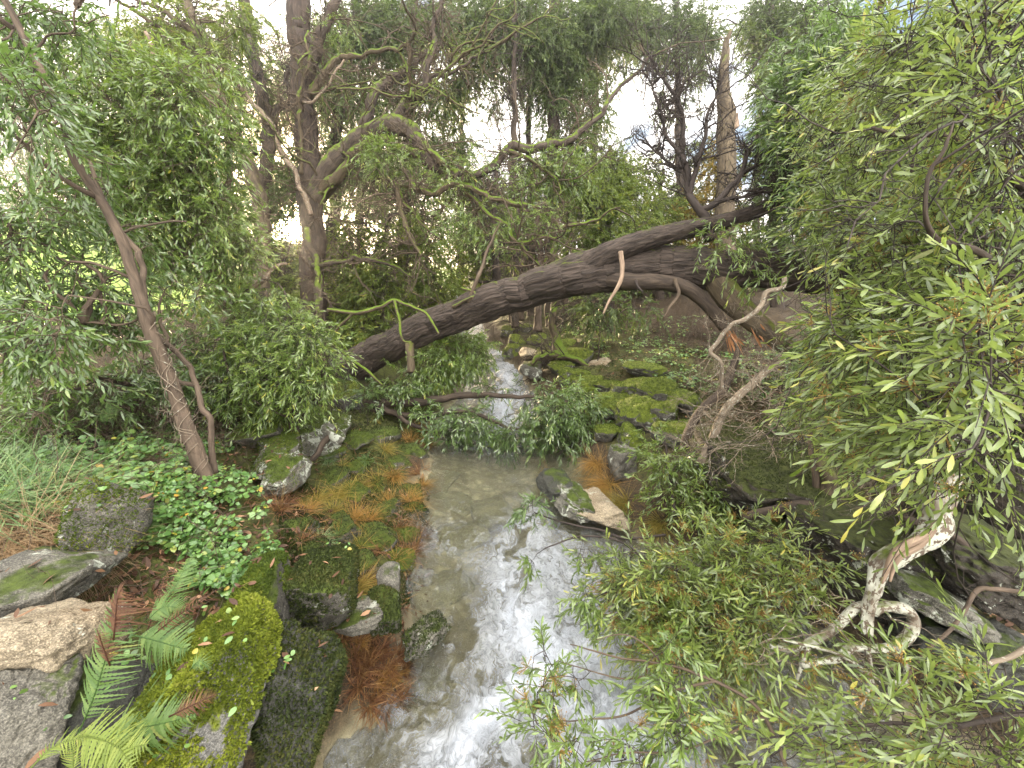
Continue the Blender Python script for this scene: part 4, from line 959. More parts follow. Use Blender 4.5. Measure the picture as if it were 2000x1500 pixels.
tree('low dark leafy bush behind the slim leaning trunk', 'bark_dark',
     [(250, 860, 4.6, 7), (255, 800, 4.6, 6), (270, 730, 4.6, 4)], [],
     [(180, 770, 4.4, 120, 50, 1.9), (290, 740, 4.7, 90, 50, 1.8), (390, 760, 5.0, 80, 50, 1.8), (80, 760, 4.0, 110, 60, 2.0), (50, 830, 3.6, 90, 40, 1.8), (400, 690, 5.2, 60, 50, 1.6), (330, 660, 5.0, 60, 40, .9)],
     {**SP_L, 'L': .09, 'hang': .2}, 'leaf_shade', 'twig', 104, thr=-.3, ridge=0, name='bush', cat='bush')

# the great tree with mossy arching limbs
tree('great dark tree with thick mossy arching limbs beside the low sun', 'bark_great',
     [(614, 680, 9.2, 30), (612, 600, 9.1, 24), (612, 480, 9.0, 21), (606, 380, 9.0, 22), (596, 250, 9.0, 20), (590, 120, 9.0, 20), (584, 0, 9.0, 21), (578, -140, 9.0, 18)],
     [('bark_limb', (606, 400, 9.0, 20), (622, 372, 8.9, 22), (655, 325, 8.7, 22), (700, 284, 8.5, 20), (740, 255, 8.3, 19), (768, 243, 8.2, 18), (800, 256, 8.1, 15), (834, 296, 8.0, 13.5), (870, 335, 7.9, 12), (896, 352, 7.8, 10)),
      ('bark_mossy', (630, 375, 8.8, 11), (660, 340, 8.6, 11), (692, 300, 8.4, 10.5), (720, 277, 8.2, 9.5), (752, 276, 8.1, 9.5), (764, 290, 8.05, 9), (790, 294, 8.0, 8), (830, 296, 7.9, 7.5), (858, 316, 7.8, 6.5), (872, 322, 7.75, 4)),
      ('bark_limb', (768, 243, 8.2, 12), (790, 208, 8.2, 9), (802, 180, 8.2, 8.5), (830, 148, 8.2, 8), (842, 100, 8.2, 6.5), (850, 40, 8.2, 5), (862, -40, 8.2, 3)),
      ('bark_limb', (800, 180, 8.2, 5), (850, 150, 8.3, 4), (900, 120, 8.4, 3), (950, 100, 8.5, 2)),
      ('bark_mossy', (600, 190, 9.0, 9), (640, 140, 8.9, 7), (668, 106, 8.8, 5), (700, 104, 8.8, 5), (760, 96, 8.7, 4), (795, 96, 8.6, 4), (800, 130, 8.6, 3.4), (797, 160, 8.6, 2.4)),
      ('bark_limb', (596, 160, 9.0, 13), (622, 90, 8.9, 12), (645, 40, 8.8, 10), (668, -30, 8.7, 8)),
      ('bark_limb', (896, 352, 7.8, 8), (925, 340, 7.8, 7.5), (965, 318, 7.8, 8), (985, 294, 7.8, 8.5), (1030, 296, 7.8, 8.5), (1085, 285, 7.8, 7.5), (1130, 262, 7.8, 6.6), (1165, 228, 7.8, 5.5), (1195, 180, 7.8, 4.5), (1235, 140, 7.8, 3.5), (1300, 100, 7.8, 1.8)),
      ('bark_mossy', (800, 350, 7.7, 6), (818, 372, 7.7, 6), (855, 384, 7.65, 6), (895, 366, 7.6, 5.6), (930, 376, 7.6, 5), (985, 392, 7.6, 4.6), (1020, 402, 7.6, 4.6), (1060, 404, 7.6, 3)),
      ('bark_mossy', (896, 352, 7.8, 5), (900, 370, 7.7, 4.4), (940, 400, 7.6, 3.6), (985, 440, 7.4, 3.6), (1020, 464, 7.3, 4), (1070, 462, 7.3, 3.6), (1110, 444, 7.3, 3.2), (1150, 430, 7.3, 2.6), (1215, 400, 7.3, 1.6)),
      ('bark_mossy', (1010, 462, 7.3, 3.2), (1020, 490, 7.2, 2.6), (1045, 510, 7.2, 2), (1060, 545, 7.2, 1.4)),
      ('bark_mossy', (720, 300, 8.1, 5), (735, 335, 8.0, 5), (772, 362, 7.9, 5), (800, 400, 7.8, 3.5), (840, 450, 7.7, 2)),
      ('bark_halfmoss', (772, 362, 7.9, 4), (785, 410, 7.8, 5), (792, 450, 7.7, 4), (830, 500, 7.6, 2)),
      ('bark_mossy', (985, 294, 7.8, 5), (1030, 305, 7.7, 4), (1060, 330, 7.6, 3.4), (1085, 350, 7.5, 2.4), (1090, 380, 7.4, 1.6)),
      ('bark_limb', (600, 430, 8.9, 8), (615, 520, 8.6, 6), (620, 560, 8.5, 8), (618, 620, 8.4, 7)),
      ('bark_pale', (608, 420, 8.7, 5), (585, 360, 8.6, 4.6), (550, 290, 8.5, 5), (535, 250, 8.5, 4.6), (490, 200, 8.5, 3.6), (440, 130, 8.5, 3)),
      ('bark_mossy', (588, 340, 8.6, 3.6), (592, 230, 8.5, 3), (598, 130, 8.4, 3), (604, 60, 8.4, 2)),
      ('bark_pale', (590, 200, 8.5, 3), (625, 190, 8.4, 2.6), (670, 110, 8.3, 2)),
      ('bark_limb', (612, 520, 8.8, 6), (660, 518, 8.6, 4.6), (710, 505, 8.5, 4), (760, 520, 8.4, 3), (800, 540, 8.3, 2)),
      ('bark_limb', (700, 290, 9.0, 9), (740, 170, 9.2, 10), (790, 140, 9.4, 10), (860, 100, 9.6, 6)),
      ],
     [(650, 60, 9.0, 60, 60, .9, SP_FAR), (500, 60, 9.0, 60, 60, .8, SP_FAR), (765, 310, 7.9, 50, 36, 2.0, SP_L), (740, 300, 7.9, 40, 30, 1.6, SP_L), (860, 350, 7.6, 60, 40, .5, SP_L), (930, 320, 7.7, 50, 40, .4, SP_L), (1060, 350, 7.6, 80, 50, 1.0, SP_L), (1110, 330, 7.8, 70, 40, 1.0, SP_L), (880, 420, 7.6, 90, 50, .4, SP_L), (970, 440, 7.5, 60, 50, .5, SP_L), (1050, 430, 7.4, 60, 40, .7, SP_L)],
     SP_L, 'leaf_mid', 'twig', 105, thr=-.3, ridge=.012, around=60, autol=False, twigfac=280, mossarms=26, name='great_tree')

# other trunks around it
tree('mossy trunk leaning over towards the meadow', 'bark_halfmoss',
     [(515, 620, 8.0, 16), (508, 520, 8.0, 15), (505, 420, 8.0, 14), (488, 330, 8.0, 12.5), (452, 270, 8.0, 12), (415, 180, 8.0, 12), (400, 120, 8.0, 11), (384, 60, 8.0, 10), (350, -30, 8.0, 9)],
     [[(388, 70, 8.0, 6), (340, 35, 8.0, 5), (290, 15, 8.0, 3.6), (230, -20, 8.0, 2)], [(396, 110, 8.0, 5), (330, 60, 7.8, 4), (220, 0, 7.6, 2.5)], [(480, 320, 8.0, 5), (430, 330, 7.8, 5), (370, 325, 7.7, 3)]],
     [(330, 60, 8.0, 80, 60, 1.6), (420, 110, 8.4, 60, 70, 1.2), (260, 50, 7.6, 60, 50, 1.2), (450, 30, 8.5, 60, 50, 1.4), (440, 400, 8.2, 40, 60, .8)], SP_FAR, 'leaf_far_green', 'twig', 106, ridge=.004, name='mossy_tree', twigfac=30)
tree('dark slender trunk just left of the great tree', 'bark_dark',
     [(500, 640, 10.5, 12), (515, 440, 10.5, 12), (525, 250, 10.5, 12), (500, 140, 10.5, 12), (480, 40, 10.5, 11), (462, -60, 10.5, 10)],
     [[(530, 250, 10.5, 7), (560, 170, 10.5, 5), (570, 90, 10.5, 3)], [(500, 300, 10.3, 5), (440, 240, 10.2, 4), (380, 200, 10.1, 2.4)]],
     [(480, 130, 11, 70, 70, 1.2), (560, 240, 11, 40, 60, 1.6), (550, 330, 11, 50, 50, 1.8), (545, 400, 11, 40, 40, 1.6), (600, 360, 11, 30, 60, 1.3), (575, 500, 11, 60, 26, 2.0), (578, 365, 10.5, 46, 44, 3.0), (538, 465, 10.5, 30, 44, 3.0), (600, 492, 10.5, 36, 30, 3.0), (540, 400, 10.5, 26, 40, 3.0), (500, 250, 11, 40, 50, 1.0)], SP_FAR, 'leaf_far', 'twig_dark', 107, name='dark_tree', ridge=.004, twigfac=60)

# the wall of trees behind, each with its own crown
far = [
 # label, trunk (top offsets), blobs
 ('dark evergreen behind the great tree with a forked crown', [(655, 640, 13, 12), (650, 450, 13, 11), (660, 250, 13, 10), (690, 80, 13, 8), (700, -60, 13, 6)],
  [(660, 180, 13, 60, 90, 2.2), (690, 70, 13, 90, 80, 2.4), (740, 40, 13, 80, 60, 2.2), (660, 300, 13, 60, 60, 1.9), (700, 340, 12.5, 70, 50, 1.6), (640, 470, 12.5, 40, 50, 1.1), (760, 200, 13, 50, 50, 1.2), (700, 420, 12, 60, 40, 1.1)], 'leaf_far'),
 ('dark evergreen standing over the stream gap with hanging crown', [(780, 640, 15, 12), (790, 450, 15, 11), (800, 250, 15, 9), (810, 60, 15, 7), (815, -60, 15, 4)],
  [(790, 60, 15, 90, 70, 2.4), (850, 40, 15, 80, 50, 2.4), (780, 170, 15, 70, 70, 1.8), (860, 200, 15, 60, 50, 1.5), (830, 300, 15, 70, 60, 1.6), (880, 280, 15, 50, 40, 1.2), (780, 400, 14.5, 60, 60, 1.4), (850, 450, 14, 70, 50, 1.6), (880, 130, 15, 60, 40, 1.5)], 'leaf_far'),
 ('tall straight dark trunk with the widest dark crown in the middle', [(1076, 640, 14, 11), (1076, 480, 14, 11), (1078, 300, 14, 12), (1080, 150, 14, 11), (1082, 0, 14, 10), (1084, -80, 14, 8)],
  [(1080, 60, 14, 100, 80, 2.8), (1010, 40, 14, 80, 60, 2.4), (1150, 60, 14, 90, 70, 2.6), (1100, 160, 14, 70, 60, 2.6), (1140, 200, 14, 50, 60, 1.9), (1110, 280, 14, 50, 40, 1.6), (1040, 140, 14, 50, 50, 1.4), (1200, 20, 14, 70, 50, 2.2), (1130, 360, 13.5, 60, 50, 1.6), (1060, 240, 14, 30, 40, .9)], 'leaf_far'),
 ('thin grey trunk left of the tall straight one', [(1006, 640, 13, 8), (1008, 480, 13, 7), (1004, 300, 13, 6), (1006, 150, 13, 5), (1008, -60, 13, 3)],
  [(960, 90, 13.5, 50, 60, 1.9), (930, 40, 13.5, 70, 50, 2.2), (965, 200, 14, 30, 40, .9), (930, 160, 14, 40, 40, 1.0), (1010, 190, 14, 30, 40, .8)], 'leaf_far'),
 ('second thin trunk close to the tall straight one', [(1036, 620, 16, 7), (1036, 480, 16, 7), (1034, 250, 16, 5), (1036, 60, 16, 4)],
  [(1040, 330, 16, 50, 40, 1.4), (1000, 400, 16, 50, 50, 1.5), (1040, 460, 16, 50, 50, 1.5), (950, 430, 16, 60, 50, 1.5)], 'leaf_far'),
 ('short dark trunk standing right above the bend of the log', [(970, 590, 11, 8), (968, 520, 11, 8), (966, 430, 11, 6), (968, 330, 11, 4)],
  [(950, 480, 12, 60, 50, 1.3), (900, 510, 12, 60, 50, 1.5), (980, 420, 12, 50, 40, 1.0)], 'leaf_far_green'),
 ('feathery green tree between the middle trunks and the bare shoots', [(1180, 620, 14, 9), (1185, 500, 14, 8), (1190, 400, 14, 6), (1195, 280, 14, 3)],
  [(1180, 340, 13, 70, 60, 2.2), (1140, 400, 12, 70, 60, 2.2), (1230, 400, 13, 60, 50, 1.9), (1200, 460, 12, 80, 50, 2.2), (1130, 470, 12, 60, 40, 1.8), (1260, 340, 14, 40, 50, 1.2), (1290, 420, 14, 50, 40, 1.6)], 'leaf_far_green'),
 ('yellowing tree behind the log fork', [(1290, 640, 16, 9), (1290, 540, 16, 8), (1290, 430, 16, 5), (1295, 330, 16, 3)],
  [(1310, 420, 16, 60, 40, 1.3), (1390, 410, 15, 60, 50, 1.4), (1360, 470, 15, 60, 30, 1.6), (1420, 320, 15, 50, 60, 1.0)], 'leaf_autumn'),
 ('dark tree behind the bare shoots with thin upper crown', [(1330, 640, 17, 10), (1330, 450, 17, 9), (1325, 250, 17, 7), (1320, 60, 17, 5), (1320, -40, 17, 4)],
  [(1310, 60, 17, 70, 70, 2.0), (1280, 130, 17, 40, 50, 1.0), (1360, 100, 17, 50, 70, 1.4), (1320, 200, 17, 40, 40, .9), (1340, 400, 17, 60, 40, 1.6), (1300, 480, 16, 70, 40, 1.9), (1250, 60, 17, 50, 60, 1.9)], 'leaf_far'),
 ('dark tall tree behind the snapped trunk', [(1520, 640, 13, 12), (1515, 400, 13, 11), (1510, 200, 13, 9), (1505, 0, 13, 7), (1500, -80, 13, 5)],
  [(1520, 60, 13, 70, 80, 2.4), (1580, 150, 12, 70, 100, 2.8), (1560, 280, 12, 60, 80, 2.6), (1520, 180, 13, 40, 60, 1.6), (1600, 50, 12, 70, 70, 2.4), (1530, 400, 12, 60, 60, 2.4), (1640, 300, 11, 60, 120, 2.6), (1660, 120, 11, 60, 120, 2.6)], 'leaf_far'),
 ('dark tree over the meadow edge seen left of the leaning mossy trunk', [(340, 600, 16, 10), (345, 400, 16, 9), (350, 200, 16, 7), (350, 60, 16, 4)],
  [(340, 110, 16, 80, 70, 1.6), (430, 190, 16, 60, 60, 1.4), (280, 250, 16, 60, 60, 1.0), (440, 330, 16, 60, 60, 1.3), (380, 450, 16, 60, 40, 1.1), (200, 400, 20, 80, 40, .9), (100, 395, 24, 120, 18, 1.3), (260, 460, 18, 60, 30, .9)], 'leaf_far'),
 ('low green thicket tree behind the root end of the log', [(720, 660, 10.5, 10), (725, 600, 10.5, 9), (735, 520, 10.3, 7), (760, 420, 10, 4)],
  [(690, 560, 10, 60, 50, 2.2), (750, 560, 9.5, 70, 50, 2.4), (820, 560, 9.5, 70, 50, 2.2), (700, 640, 9.2, 50, 40, 2.0), (760, 640, 9, 50, 30, 1.6), (680, 480, 10.5, 50, 50, 1.6), (760, 480, 10, 70, 50, 1.9), (830, 480, 10, 60, 50, 1.7), (880, 560, 9.5, 40, 40, 1.6), (650, 600, 9.6, 40, 50, 1.8), (620, 560, 9.6, 40, 40, 1.5)], 'leaf_far_green'),
 ('thicket tree left of the great trunk with fine leaves', [(540, 700, 9.5, 8), (545, 600, 9.5, 7), (555, 520, 9.5, 4)],
  [(560, 560, 9.5, 60, 50, 2.2), (500, 580, 9, 60, 50, 2.0), (590, 520, 9.8, 40, 30, 1.4), (480, 500, 9.5, 40, 50, 1.4), (420, 600, 9, 70, 40, 1.6)], 'leaf_far_green'),
 ('far dark evergreen closing the view over the log on the wall side', [(1180, 600, 20, 10), (1180, 500, 20, 9), (1180, 400, 20, 6)],
  [(1080, 520, 20, 90, 40, 1.6), (1200, 530, 19, 90, 40, 1.9), (1000, 530, 21, 60, 40, 1.5), (920, 400, 20, 70, 60, 1.1), (1120, 440, 20, 80, 50, 1.6), (1300, 540, 18, 90, 30, 1.9)], 'leaf_far'),
]
far += [
 ('hazy distant tree beyond the meadow at the far edge', [(60, 440, 30, 5), (60, 300, 30, 5), (65, 150, 30, 3)], [(40, 330, 28, 90, 60, .8), (80, 200, 26, 110, 90, .8), (30, 90, 24, 110, 80, .8), (180, 300, 26, 80, 80, .9)], 'leaf_far'),
 ('distant tree filling the sky behind the young leafy tree', [(240, 470, 24, 6), (240, 250, 24, 5), (245, 80, 24, 3)], [(200, 110, 22, 110, 90, 1.1), (280, 330, 22, 110, 80, 1.2), (330, 200, 22, 90, 90, 1.2), (420, 60, 20, 80, 60, 1.3), (460, 400, 20, 80, 60, 1.2)], 'leaf_far'),
 ('far dense tree seen through the arch of the mossy limb', [(700, 560, 20, 7), (705, 350, 20, 6), (710, 150, 20, 4)], [(690, 330, 19, 70, 70, 1.4), (760, 360, 19, 80, 60, 1.5), (730, 240, 19, 60, 60, 1.2), (640, 120, 19, 60, 90, 1.3), (560, 130, 19, 50, 90, 1.1), (820, 400, 19, 70, 60, 1.4), (540, 460, 19, 60, 60, 1.1), (660, 470, 19, 60, 40, 1.0)], 'leaf_far'),
 ('far dense tree behind the dark crown over the stream', [(900, 560, 22, 7), (900, 350, 22, 6), (905, 150, 22, 4)], [(880, 60, 20, 100, 60, 1.5), (960, 130, 20, 60, 70, 1.1), (900, 220, 20, 60, 60, 1.0), (930, 380, 21, 80, 50, 1.3), (980, 40, 20, 80, 50, 1.5), (860, 330, 21, 60, 60, 1.1), (990, 470, 21, 80, 50, 1.5)], 'leaf_far'),
 ('far dense tree behind the tall straight trunk', [(1160, 560, 22, 7), (1160, 350, 22, 6), (1165, 150, 22, 4)], [(1140, 120, 20, 90, 90, 1.5), (1220, 60, 20, 90, 60, 1.5), (1160, 260, 20, 60, 60, 1.1), (1200, 350, 20, 80, 50, 1.2), (1120, 380, 20, 70, 60, 1.4), (1240, 460, 20, 80, 40, 1.5), (1300, 380, 20, 60, 60, 1.0)], 'leaf_far'),
 ('far tree closing the sky beside the snapped trunk', [(1480, 580, 20, 7), (1480, 350, 20, 6), (1485, 150, 20, 4)], [(1490, 100, 18, 50, 90, 1.3), (1500, 330, 18, 70, 80, 1.2), (1360, 60, 18, 60, 60, 1.4), (1460, 440, 18, 90, 50, 1.6), (1380, 320, 19, 50, 60, .8), (1480, 520, 17, 90, 50, 1.8)], 'leaf_far'),
]
for i, (lb_, tr_, bl_, ml_) in enumerate(far):
    sp = SP_FAR if tr_[0][2] < 15 else {**SP_FAR, 'L': .16, 'W': .042}
    if tr_[0][2] > 18: sp = SP_VFAR
    tree(lb_, 'bark_dark', tr_, [], bl_, sp, ml_, 'twig_dark', 120 + i, thr=-.15, ridge=.004, name='forest_tree', conn_r=.008, twigfac=70 if tr_[0][2] < 16 else 30, group='trees of the wood behind the log')
# snapped, moss-grown trunk
tree('pale snapped mossy trunk with a jagged orange tip against the sky', 'bark_halfmoss',
     [(1418, 600, 8.6, 19), (1418, 500, 8.6, 18), (1416, 400, 8.6, 17.5), (1418, 300, 8.6, 17), (1420, 230, 8.6, 17), (1412, 180, 8.6, 12), (1418, 110, 8.6, 8), (1424, 62, 8.6, 3)],
     [('wood_peeled', (1436, 252, 8.55, 9), (1438, 235, 8.5, 6), (1440, 222, 8.5, 2))], [], SP_FAR, 'leaf_far', seed=140, name='snapped_trunk', cat='tree', ridge=.003, around=30, jit=.03)
tree('small mossy tree with a flared green foot on the tumbled wall', 'bark_mossy',
     [(1096, 700, 9.6, 20), (1088, 672, 9.6, 11), (1080, 640, 9.6, 7.5), (1080, 590, 9.6, 7), (1078, 500, 9.6, 6), (1085, 420, 9.6, 4)],
     [[(1080, 600, 9.6, 4), (1110, 570, 9.5, 3), (1150, 560, 9.4, 2)], [(1090, 690, 9.5, 9), (1060, 700, 9.4, 6), (1040, 712, 9.3, 3)], [(1095, 695, 9.5, 8), (1130, 712, 9.3, 5), (1160, 716, 9.2, 3)]], [], SP_FAR, 'leaf_far', seed=141, name='mossy_tree', ridge=.001, twigfac=26)
for i, (px, yb, t, r, lb_) in enumerate([(1050, 640, 12.5, 7, 'slim brown trunk behind the small mossy tree'), (1000, 622, 14, 6, 'slim trunk nearest the water at the end of the stream'), (1018, 618, 15, 5, 'thinnest trunk of the far pair by the stream'), (1105, 610, 14, 5, 'slim trunk right of the small mossy tree')]):
    tree(lb_, 'bark_red', [(px, yb + 8, t, r * 1.3), (px, yb - 40, t, r), (px + 2, yb - 160, t, r * .9), (px - 3, yb - 330, t, r * .7)], [], [], SP_FAR, 'leaf_far', seed=150 + i, name='forest_tree', ridge=.003, twigfac=14)
tree('dark round leafy bush under the log on the brown forest floor', 'bark_dark', [(1190, 650, 9.5, 5), (1190, 610, 9.5, 4), (1195, 580, 9.5, 3)], [], [(1190, 600, 9.5, 60, 28, 2.2), (1235, 610, 9.2, 40, 26, 1.6), (1150, 590, 10, 40, 24, 1.4)], {**SP_FAR, 'holes': False}, 'leaf_far', seed=160, name='bush', cat='bush', ridge=0)
# ------------------------------------------------------------------ right bank: leaning stems, sticks and the near boughs
def stick(name, label, mat, pts, cat='branch', tw=None, **kw):
    mb = MB(); c = limb(mb, pts, **{**dict(around=12, step=.025, jitter=.03, seed=len(label)), **kw})
    if tw:
        o = thing(name, label, cat, c[0])
        mb.build('stem', M[mat], o)
        r = np.random.default_rng(len(label)); mb2 = MB(); n = tw[0]
        i = r.integers(len(c) // 4, len(c) - 1, n)
        sprout(mb2, c[i], nrm(np.gradient(c, axis=0)[i]) * .7 + r.normal(size=(n, 3)) * .8, r.uniform(tw[1] * .5, tw[1], n), 3, r, r0=tw[2], wig=.5, kids=(4, 4))
        mb2.build('twigs', M[tw[3]], o)
    else:
        o = mb.build(name, M[mat], origin=c[0]); tag(o, label, cat)
    return o
stick('young_tree', 'brown double stem with green moss standing before the dark boulder', 'bark_halfmoss', [(1588, 1075, 3.3, 12), (1600, 1030, 3.3, 11), (1616, 960, 3.35, 11.5), (1618, 935, 3.35, 12), (1600, 890, 3.4, 11), (1594, 830, 3.5, 10), (1590, 760, 3.6, 8)], 'tree', (10, .5, .005, 'twig_pale'), around=20)
stick('young_tree', 'thinner stem twisted beside the double stem', 'bark_red', [(1608, 1010, 3.36, 7), (1596, 960, 3.38, 7), (1584, 900, 3.42, 7), (1578, 840, 3.5, 6)], 'tree')
stick('dead_stick', 'pale straight stick propped diagonally over the wall stones', 'twig_pale', [(1368, 905, 4.2, 8), (1395, 850, 4.3, 8), (1430, 785, 4.4, 7.5), (1482, 738, 4.5, 7), (1530, 700, 4.6, 5)], 'branch', (26, .55, .005, 'twig_pale'))
stick('dead_stick', 'dark bent stick standing left of the pale diagonal one', 'bark_dark', [(1336, 880, 4.9, 9), (1346, 840, 4.9, 9), (1372, 795, 4.9, 9), (1408, 768, 5.0, 9), (1436, 710, 5.1, 7), (1442, 680, 5.1, 4)], 'branch')
stick('dead_stick', 'grey kinked twig hanging across the mossy broken limb', 'twig_pale', [(1532, 540, 4.1, 4), (1528, 562, 4.1, 4.6), (1498, 572, 4.1, 4.6), (1490, 600, 4.1, 4.6), (1460, 626, 4.1, 4.6), (1430, 640, 4.1, 4), (1405, 672, 4.1, 4), (1390, 690, 4.1, 4), (1408, 710, 4.1, 4), (1412, 760, 4.1, 3)], 'branch', (16, .5, .004, 'twig_pale'))
stick('dead_stick', 'mossy green twig curving over the face of the dark boulder', 'bark_mossy', [(1420, 950, 3.6, 4), (1480, 956, 3.55, 4.5), (1530, 942, 3.5, 5), (1575, 915, 3.45, 5), (1600, 880, 3.45, 4)], 'branch')
stick('dead_stick', 'broken dark stick with an orange torn end lying under the boulder', 'bark_dark', [(1450, 1012, 3.2, 8), (1500, 996, 3.2, 10), (1560, 980, 3.2, 11), (1612, 990, 3.2, 8), (1700, 1002, 3.1, 7), (1760, 998, 3.0, 5)], 'branch')
stick('dead_stick', 'reddish stick with a forked raw end by the white crusted slab', 'bark_red', [(1765, 1330, 1.95, 2.4), (1900, 1172, 2.2, 4), (1950, 1160, 2.2, 4.4), (2030, 1165, 2.2, 4.4)], 'branch')
stick('dead_stick', 'pair of thin pale rods entering low from the wall side', 'twig_pale', [(1860, 1330, 1.8, 3), (1950, 1285, 1.8, 4.4), (2040, 1250, 1.8, 5)], 'branch')
stick('dead_stick', 'dark root arching over the long lichen streaked slab', 'bark_dark', [(1760, 1010, 2.5, 6), (1850, 1040, 2.4, 8), (1920, 1090, 2.35, 9), (2010, 1130, 2.3, 10)], 'branch')
# fine dead twigs in front of the huge boulder
dt = thing('dead_twigs', 'tangle of fine dry grey twigs before the huge dark boulder', 'branch', P(1440, 880, 4.0))
mb = MB(); rng = np.random.default_rng(31)
s0 = P(rng.uniform(1370, 1560, 46), rng.uniform(740, 900, 46), rng.uniform(3.7, 4.3, 46))
sprout(mb, s0, rng.normal(size=(46, 3)) * [1, .5, 1], rng.uniform(.3, .8, 46), 3, rng, r0=.0055, wig=.5, kids=(4, 4)); mb.build('twigs', M['twig_pale'], dt)
dt = thing('dead_twigs', 'wiry tangle of dead twigs hanging between the stems and the twisted branch', 'branch', P(1740, 950, 2.7))
mb = MB()
s0 = P(rng.uniform(1640, 1800, 30), rng.uniform(860, 980, 30), rng.uniform(2.5, 3.0, 30))
sprout(mb, s0, rng.normal(size=(30, 3)) * [1, .5, 1] + [0, 0, -.3], rng.uniform(.2, .5, 30), 3, rng, r0=.003, wig=.5, kids=(4, 4)); mb.build('twigs', M['twig_pale'], dt)

# big blackwood leaning in from the wall side: far part and near part
tree('broad dark green tree massed behind the end of the fallen log', 'bark_dark',
     [(1720, 830, 5.6, 16), (1730, 650, 5.5, 15), (1750, 450, 5.4, 13), (1740, 250, 5.2, 10), (1720, 50, 5.0, 7), (1700, -80, 5.0, 4)],
     [[(1745, 500, 5.4, 8), (1650, 420, 5.0, 6), (1570, 360, 4.9, 4)], [(1740, 300, 5.2, 8), (1830, 200, 5.0, 6), (1900, 120, 4.8, 4)]],
     [(1640, 80, 4.8, 90, 90, 2.6), (1580, 220, 5.0, 80, 100, 2.4), (1700, 200, 4.6, 100, 110, 2.8), (1620, 360, 4.6, 80, 70, 2.4), (1720, 380, 4.4, 110, 90, 2.8), (1850, 150, 4.4, 110, 140, 2.6), (1860, 350, 4.2, 110, 110, 2.6), (1660, 470, 4.4, 60, 50, 1.4), (1780, 520, 4.2, 100, 60, 2.0), (1930, 500, 4.2, 80, 100, 2.4), (1640, 700, 4.6, 90, 90, 2.2), (1740, 680, 4.4, 90, 90, 2.4), (1860, 680, 4.2, 110, 120, 2.6), (1690, 830, 4.0, 90, 50, 2.2), (1820, 840, 3.8, 100, 60, 2.2), (1600, 780, 4.4, 60, 60, 1.6), (1950, 850, 3.6, 60, 90, 2.2), (1980, 200, 4.0, 70, 160, 2.4), (1990, 380, 3.8, 60, 90, 2.2), (1960, 40, 4.2, 80, 70, 2.2), (1550, 110, 5.4, 50, 60, 1.3)],
     {**SP_L}, 'leaf_shade', 'twig_dark', 201, thr=-.2, ridge=.004, name='blackwood_tree')
tree('near blackwood boughs with large pale green leaves and bud clusters', 'bark_dark',
     [(2180, 900, 2.2, 30), (2140, 700, 2.1, 28), (2080, 560, 2.0, 24), (2040, 420, 1.95, 20), (2030, 250, 1.9, 16), (2030, 60, 1.9, 12), (2040, -100, 1.9, 8)],
     [[(2060, 520, 1.9, 9), (1960, 520, 1.65, 8), (1880, 480, 1.5, 6), (1840, 420, 1.45, 5), (1830, 380, 1.45, 4.6), (1860, 300, 1.45, 4), (1880, 230, 1.45, 2.4)],
      [(1960, 520, 1.9, 6), (1850, 490, 2.0, 5), (1810, 440, 2.1, 4), (1790, 370, 2.2, 3), (1800, 300, 2.2, 2)],
      [(2030, 380, 1.85, 9), (1960, 350, 1.75, 8), (1880, 300, 1.85, 7), (1790, 280, 1.9, 5), (1700, 250, 2.0, 3)],
      [(2030, 250, 1.9, 6), (1960, 160, 1.8, 5), (1900, 110, 1.8, 4), (1850, 60, 1.8, 2.4)],
      [(2080, 560, 2.0, 8), (1980, 590, 1.7, 6), (1870, 620, 1.6, 4.6), (1780, 610, 1.7, 3)],
      [(2120, 660, 2.0, 8), (2000, 700, 1.6, 6), (1900, 760, 1.45, 4.6), (1820, 780, 1.5, 3)],
      [(2140, 760, 2.0, 8), (2020, 820, 1.5, 6), (1930, 860, 1.35, 4), (1880, 900, 1.3, 2.6)],
      [(1980, 590, 1.7, 5), (1840, 560, 1.9, 4.4), (1720, 560, 2.2, 3.6), (1640, 540, 2.4, 2.2)],
      [(1960, 350, 2.0, 5), (1800, 420, 2.4, 4), (1700, 440, 2.6, 3.4), (1600, 470, 2.8, 2)]],
     [(1950, 60, 1.8, 100, 90, 2.0), (1830, 80, 2.2, 110, 90, 1.8), (1940, 240, 1.7, 90, 90, 2.0), (1800, 230, 2.4, 100, 90, 1.2), (1900, 400, 1.7, 90, 70, 1.7), (1740, 330, 2.7, 90, 80, 1.2), (1680, 420, 2.6, 90, 60, 1.3), (1640, 455, 2.8, 60, 46, .8), (1800, 480, 2.1, 90, 60, 1.5), (1950, 540, 1.6, 80, 60, 1.8), (1770, 590, 2.0, 100, 60, 2.0), (1690, 530, 2.5, 70, 46, 1.2), (1900, 650, 1.5, 110, 70, 2.4), (1760, 680, 1.9, 100, 60, 2.2), (1950, 760, 1.4, 90, 80, 2.6), (1830, 780, 1.6, 90, 60, 2.4), (1930, 880, 1.35, 80, 50, 2.2), (1700, 620, 2.3, 70, 50, 1.5), (1840, 860, 1.7, 70, 40, 1.6), (1660, 740, 2.9, 90, 60, 1.6), (1740, 810, 2.4, 90, 50, 1.8), (1640, 300, 3.2, 70, 80, .7), (1700, 160, 3.0, 90, 90, .8)],
     {**SP_NEAR, 'L': .064, 'W': .0145, 'bias': (-.35, 0, .1), 'rz': .3}, 'leaf_sun', 'twig_dark', 202, thr=.02, ridge=.004, name='blackwood_bough', cat='branch', buds=.2, conn_r=.005, autol=False, twigfac=70)

